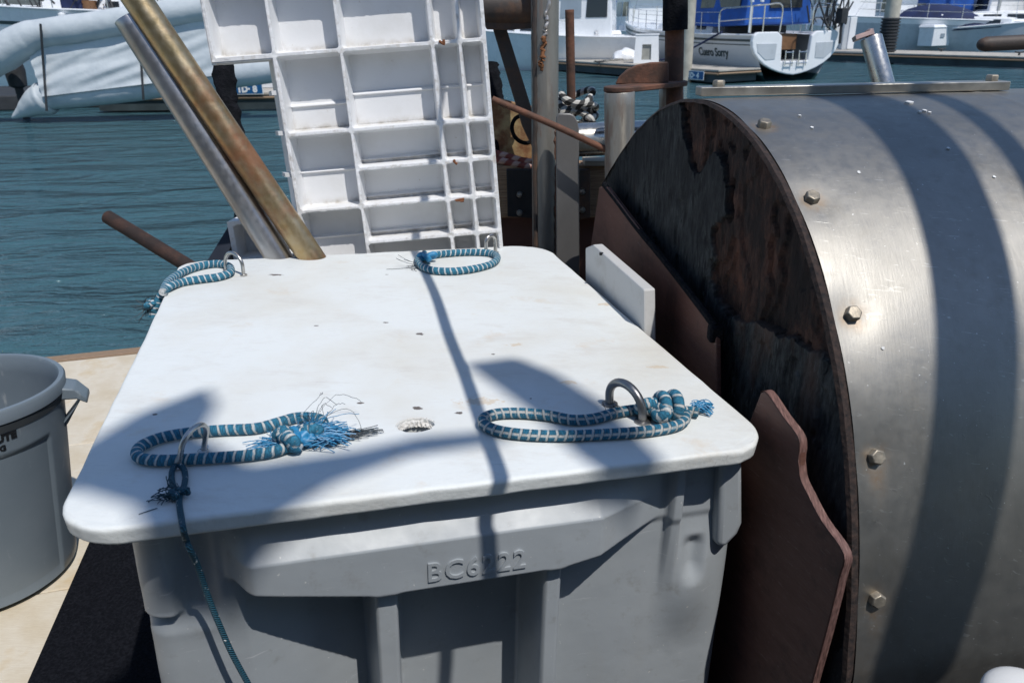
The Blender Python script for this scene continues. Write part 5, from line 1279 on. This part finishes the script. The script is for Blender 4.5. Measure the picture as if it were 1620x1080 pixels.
for i, (px, py, rz, kind_, lb_) in enumerate([(800, 84, 80, 's', 'white sailboat with blue bimini in the gap between the pallet and the grey post'), (1030, 88, 100, 'm', 'white cabin motorboat just left of the rusty post top'),
    (985, 78, 84, 's', 'white sailboat with blue bimini left of the rusty post'), (1125, 84, 95, 'm', 'white motorboat mostly hidden behind the blue canvas of the named sailboat'), (1310, 80, 88, 's', 'white sailboat with navy bimini just right of the named sailboat stern'),
    (1440, 76, 95, 'm', 'white cabin motorboat right of the tall ribbed piling'), (1500, 84, 82, 's', 'white sailboat with blue bimini behind the first right-hand dock box'), (1605, 84, 96, 'm', 'white cabin motorboat at the right edge behind the dock boxes'), (20, 96, 88, 's', 'white sailboat behind the wrapped dinghy left end'), (915, 74, 92, 'm', 'white cabin motorboat behind the upright rusty rod')]):
    if kind_ == 's': sailboat(px, py, rz, 9.+i % 3, 3.0, 1.25, lb_, M['gel'], M['navy'] if i == 4 else M['blue'], M['navy'] if i == 4 else M['blue'], 'boats in the second row', (M['navy'], (.78, .85)), 7, 50+i)
    else: motorboat(px, py, rz, 7.5, 2.8, 1.2, lb_, M['gel'], (1.0, 3.4, 1.6), None, 'boats in the second row', None, 50+i)
# --- yacht and wrapped dinghy at the left
t, H = sailboat(600, 136, 176, 14, 4.2, 2.05, 'big white yacht behind the wrapped dinghy, with cluttered deck and wooden spars', M['gel'], M['clutter'], None, None, (M['boot'], (.80, .84)), 14, 33)
hullyacht = t
for x, hgt_ in ((4.5, 3.2), (4.1, 4.0)): obj('wooden_spar', MB().tube([(x, 1.7, 1.6), (x+.1, 1.7, 2.0+hgt_)], .07, 10), M['teak'], t, local=True)
rnd = random.Random(12); cl = MB(); cl.tube([(3, 1.0, 2.25), (12, .9, 2.4)], .03, 6)
for _ in range(60):
    x = rnd.uniform(3, 11); a = np.array([x, rnd.uniform(.7, 1.8), 2.1+rnd.uniform(0, .4)]); cl.tube([a, a+[rnd.uniform(-.5, .5), rnd.uniform(-.2, .2), rnd.uniform(.2, .9)]], rnd.uniform(.01, .035), 5)
obj('deck_gear', cl, M['clutter'], t, local=True)
for _ in range(14):
    x = rnd.uniform(3, 12); s = rnd.uniform(.15, .45); obj('locker', MB().box((x, rnd.uniform(.2, 1.5), 2.1+s/2), (s*1.6, s, s)), rnd.choice([M['gel_grey'], M['gel'], M['clutter'], M['teak']]), t, local=True, smooth=False)
YD = 16.6
dg = thing('dinghy', 'inflatable dinghy wrapped in pale grey canvas, hanging on its side over the water', 'dinghy', tuple(on_y(200, 187, YD)))
m = N('pale_grey_canvas'); f = m.noise(3, 5, .6); m.set(color=m.ramp(f, [(.3, (.44, .48, .505)), (.7, (.55, .585, .60))]), rough=.75); m.bump(m.noise(6, 4), .25, .04); M['wrap'] = m.m
def ptube(pts, y, name, mat, n=24):
    P = smooth_path([on_y(x, yy, y) for x, yy, r in pts], 8); rr = np.interp(np.linspace(0, len(pts)-1, len(P)), range(len(pts)), [r for _, _, r in pts])
    rr = [r*YD/FPX*1.0*(1+.05*nz(i*.35, 2, y)) for i, r in enumerate(rr)]
    return obj(name, MB().tube(P, rr, n), mat, dg)
ptube([(-80, 128, 30), (-10, 92, 25), (35, 66, 24), (60, 55, 20), (130, 45, 20), (200, 33, 19), (280, 20, 18), (400, 2, 18)], YD-.25, 'upper_tube', M['wrap'])
ptube([(19, 187, .8), (36, 176, 10), (56, 163, 20), (72, 156, 24), (84, 152, 20), (140, 147, 20), (220, 137, 20), (320, 124, 20), (440, 108, 19)], YD-.2, 'lower_tube', M['wrap'])
rows = []
for i in range(60):
    f = i/59; row = []
    for j in range(40):
        g = j/39; x0 = 40+f*330; top = 78-f*62; bot = 152-f*36; x = x0+(34*(1-f))*g; y = top+(bot-top)*g
        dp = .020*math.sin((g*2.2+f*2.4)*8+3.0*nz(f*3, g*2))*(.6+.6*nz(f*4, g*5, 3))+.045*nz(f*2.6, g*7+f*5, 8)-.22*g
        rows_p = on_y(x, y, YD-.36); row.append(rows_p+np.array([0, dp+.06, 0]))
    rows.append(row)
obj('canvas_panel', MB().grid(np.array(rows)), M['wrap'], dg, angle=180)
for a, b in (((64, 38), (74, 176)), ((219, 30), (227, 158))):
    pa_ = [on_y(a[0]+(b[0]-a[0])*k/6, a[1]+(b[1]-a[1])*k/6, YD-.58 if k in (0, 1, 5, 6) else YD-.50) for k in range(7)]
    obj('strap', MB().tube(pa_, .022, 6), M['clutter'], dg)
ob = MB(); ob.lathe([(.0001, .62), (.16, .58), (.20, .35), (.17, .05), (.08, 0), (.07, -.75), (.0001, -.75)], on_y(30, 140, 17.1), None, 14); 
obt = tag(obj('outboard_motor', ob, M['clutter']), 'dark outboard motor beside the wrapped dinghy at the left edge', 'outboard motor')
dh = MB().prism([wz(-60, 178), wz(372, 163), wz(372, 150), wz(-60, 158)], (0, 0, .34))  # dark slab in place of the shade below the dinghy
tag(obj('shade_slab', dh, M['clutter'], smooth=False, bevel=.03), 'low dark slab standing in for the shade under the wrapped dinghy', 'shade slab')
rp = []
for k in range(2): pass
# far shore
m = N('far_shore'); f = m.noise(.05, 6, .65); m.set(color=m.ramp(f, [(.4, (.035, .05, .045)), (.6, (.085, .095, .085))]), rough=.9)
rows = []
for i in range(160):
    a = math.radians(-70+140*i/159); row = []
    for j, (rr, hh) in enumerate(((240, -1), (246, 4), (270, 9), (330, 22), (420, 30))):
        row.append((rr*math.sin(a), rr*math.cos(a), WZ+hh*(.55+.45*abs(fbm(i*.07, j, 0, 4)))+(0 if j == 0 else fbm(i*.5, j*3, 0, 3)*1.5)))
    rows.append(row)
tag(obj('far_shore', MB().grid(np.array(rows)), m.m, angle=180), kind='structure')

# ================================================================== UNSEEN SHADOW CASTERS OVERHEAD (line and poles inferred from shadows, flaps added)
def cast_rope(P, dist, r, name, label, cat, mat, up=True):
    Q = [np.array(p)+S_*(dist if np.isscalar(dist) else dist[i]) for i, p in enumerate(P)]; Q = [Q[0]+[.45, .25, 2.2], Q[0]+[.12, .08, .5]]+Q if up else Q
    return tag(obj(name, MB().tube(smooth_path(Q, 6), r, 12), mat), label, cat)
fpn = LC+v_*(-LD/2-.03)
P = lp([(655, 395), (672, 430), (690, 470), (710, 530), (735, 592), (752, 640), (768, 685), (788, 740), (797, 775)], 0)+[on_plane(x, y, fpn, v_) for x, y in ((797, 812), (798, 905), (775, 1100))]
cast_rope(P, 1.15, .0125, 'hanging_line', 'dark hanging line overhead that shades the middle of the lid', 'rope', M['rubber'])
def flap(pix, dist, name, label, surf=None):  # added unseen sheet, outlined so its shadow fills the given lid area
    Q = [on_plane(x, y, LC, n_)+S_*dist for x, y in pix]
    return tag(obj(name, MB().prism(Q, S_*.02), M['navy'], smooth=False), label, 'canvas')
flap([(20, 745), (120, 712), (215, 655), (330, 612), (345, 640), (318, 690), (400, 735), (560, 712), (660, 690), (800, 678), (800, 700), (650, 722), (530, 765), (440, 820), (400, 850), (230, 860), (205, 800), (120, 775), (20, 790)], 5.0, 'shade_flap', 'large unseen navy flap overhead, added to shade the front left of the lid')
flap([(735, 575), (815, 565), (880, 590), (960, 640), (1050, 728), (1060, 745), (960, 752), (905, 715), (850, 660)], 5.0, 'shade_flap', 'small unseen navy flap overhead, added to shade the right part of the lid')
def cast_pole(pix, d0, d1, r, name, label, mat, cat='spar', e0=1.2, e1=1.2):
    hits = [on_shell(x, y)[0] for x, y in pix]
    A = hits[0]+S_*d0; B = hits[-1]+S_*d1
    # straight pole whose shadow plane best follows all the points
    C = np.mean(hits, 0); X = np.array(hits)-C; X = X-np.outer(X@S_, S_); U, Sg, Vt = np.linalg.svd(X); nrm = np.cross(S_, Vt[0]); nrm /= np.linalg.norm(nrm)
    A = A-nrm*((A-C)@nrm); B = B-nrm*((B-C)@nrm); d = unit(B-A)
    print('cast', name, 'residual', np.abs((np.array(hits)-C)@nrm).max().round(3))
    return tag(obj(name, MB().tube([A-d*e0, A, B, B+d*e1], r, 24), mat), label, cat)
cast_pole([(1378, 158), (1445, 235), (1500, 325), (1532, 420), (1545, 520), (1543, 650), (1525, 800), (1490, 930)], 2.3, 2.0, .072, 'overhead_pole', 'thick grey steel pole overhead beside the drum', M['galv'], e1=.1)
cast_pole([(1490, 155), (1540, 185), (1590, 225), (1618, 255)], 2.3, 2.0, .026, 'overhead_pole', 'thin grey steel pole overhead beside the drum', M['galv'], e1=.5)
cast_pole([(1340, 575), (1450, 565), (1600, 530)], 4.5, 4.5, .045, 'overhead_boom', 'horizontal grey boom high overhead', M['galv'], e0=.0)

wh_ = thing('sky_blocker', 'unseen grey wall with four windows behind the photographer, added to block sky light', 'sky_blocker', (0, -1.1, 0))  # added unseen wall and roof, blocks sky light on container and drum
whm = plain('sky_blocker_paint', (.34, .34, .33), .5, 0, .15, 2)
obj('wall', MB().span(-4.5, 4.0, -1.4, -1.1, 0, 2.75), whm, wh_, smooth=False)
obj('roof', MB().span(-4.8, 4.3, -3.6, -1.05, 2.75, 2.85), whm, wh_, smooth=False)
for x in (-3.4, -1.7, 0., 1.7): obj('window', MB().span(x, x+1.2, -1.115, -1.085, 1.4, 2.3), M['glass'], wh_, smooth=False)
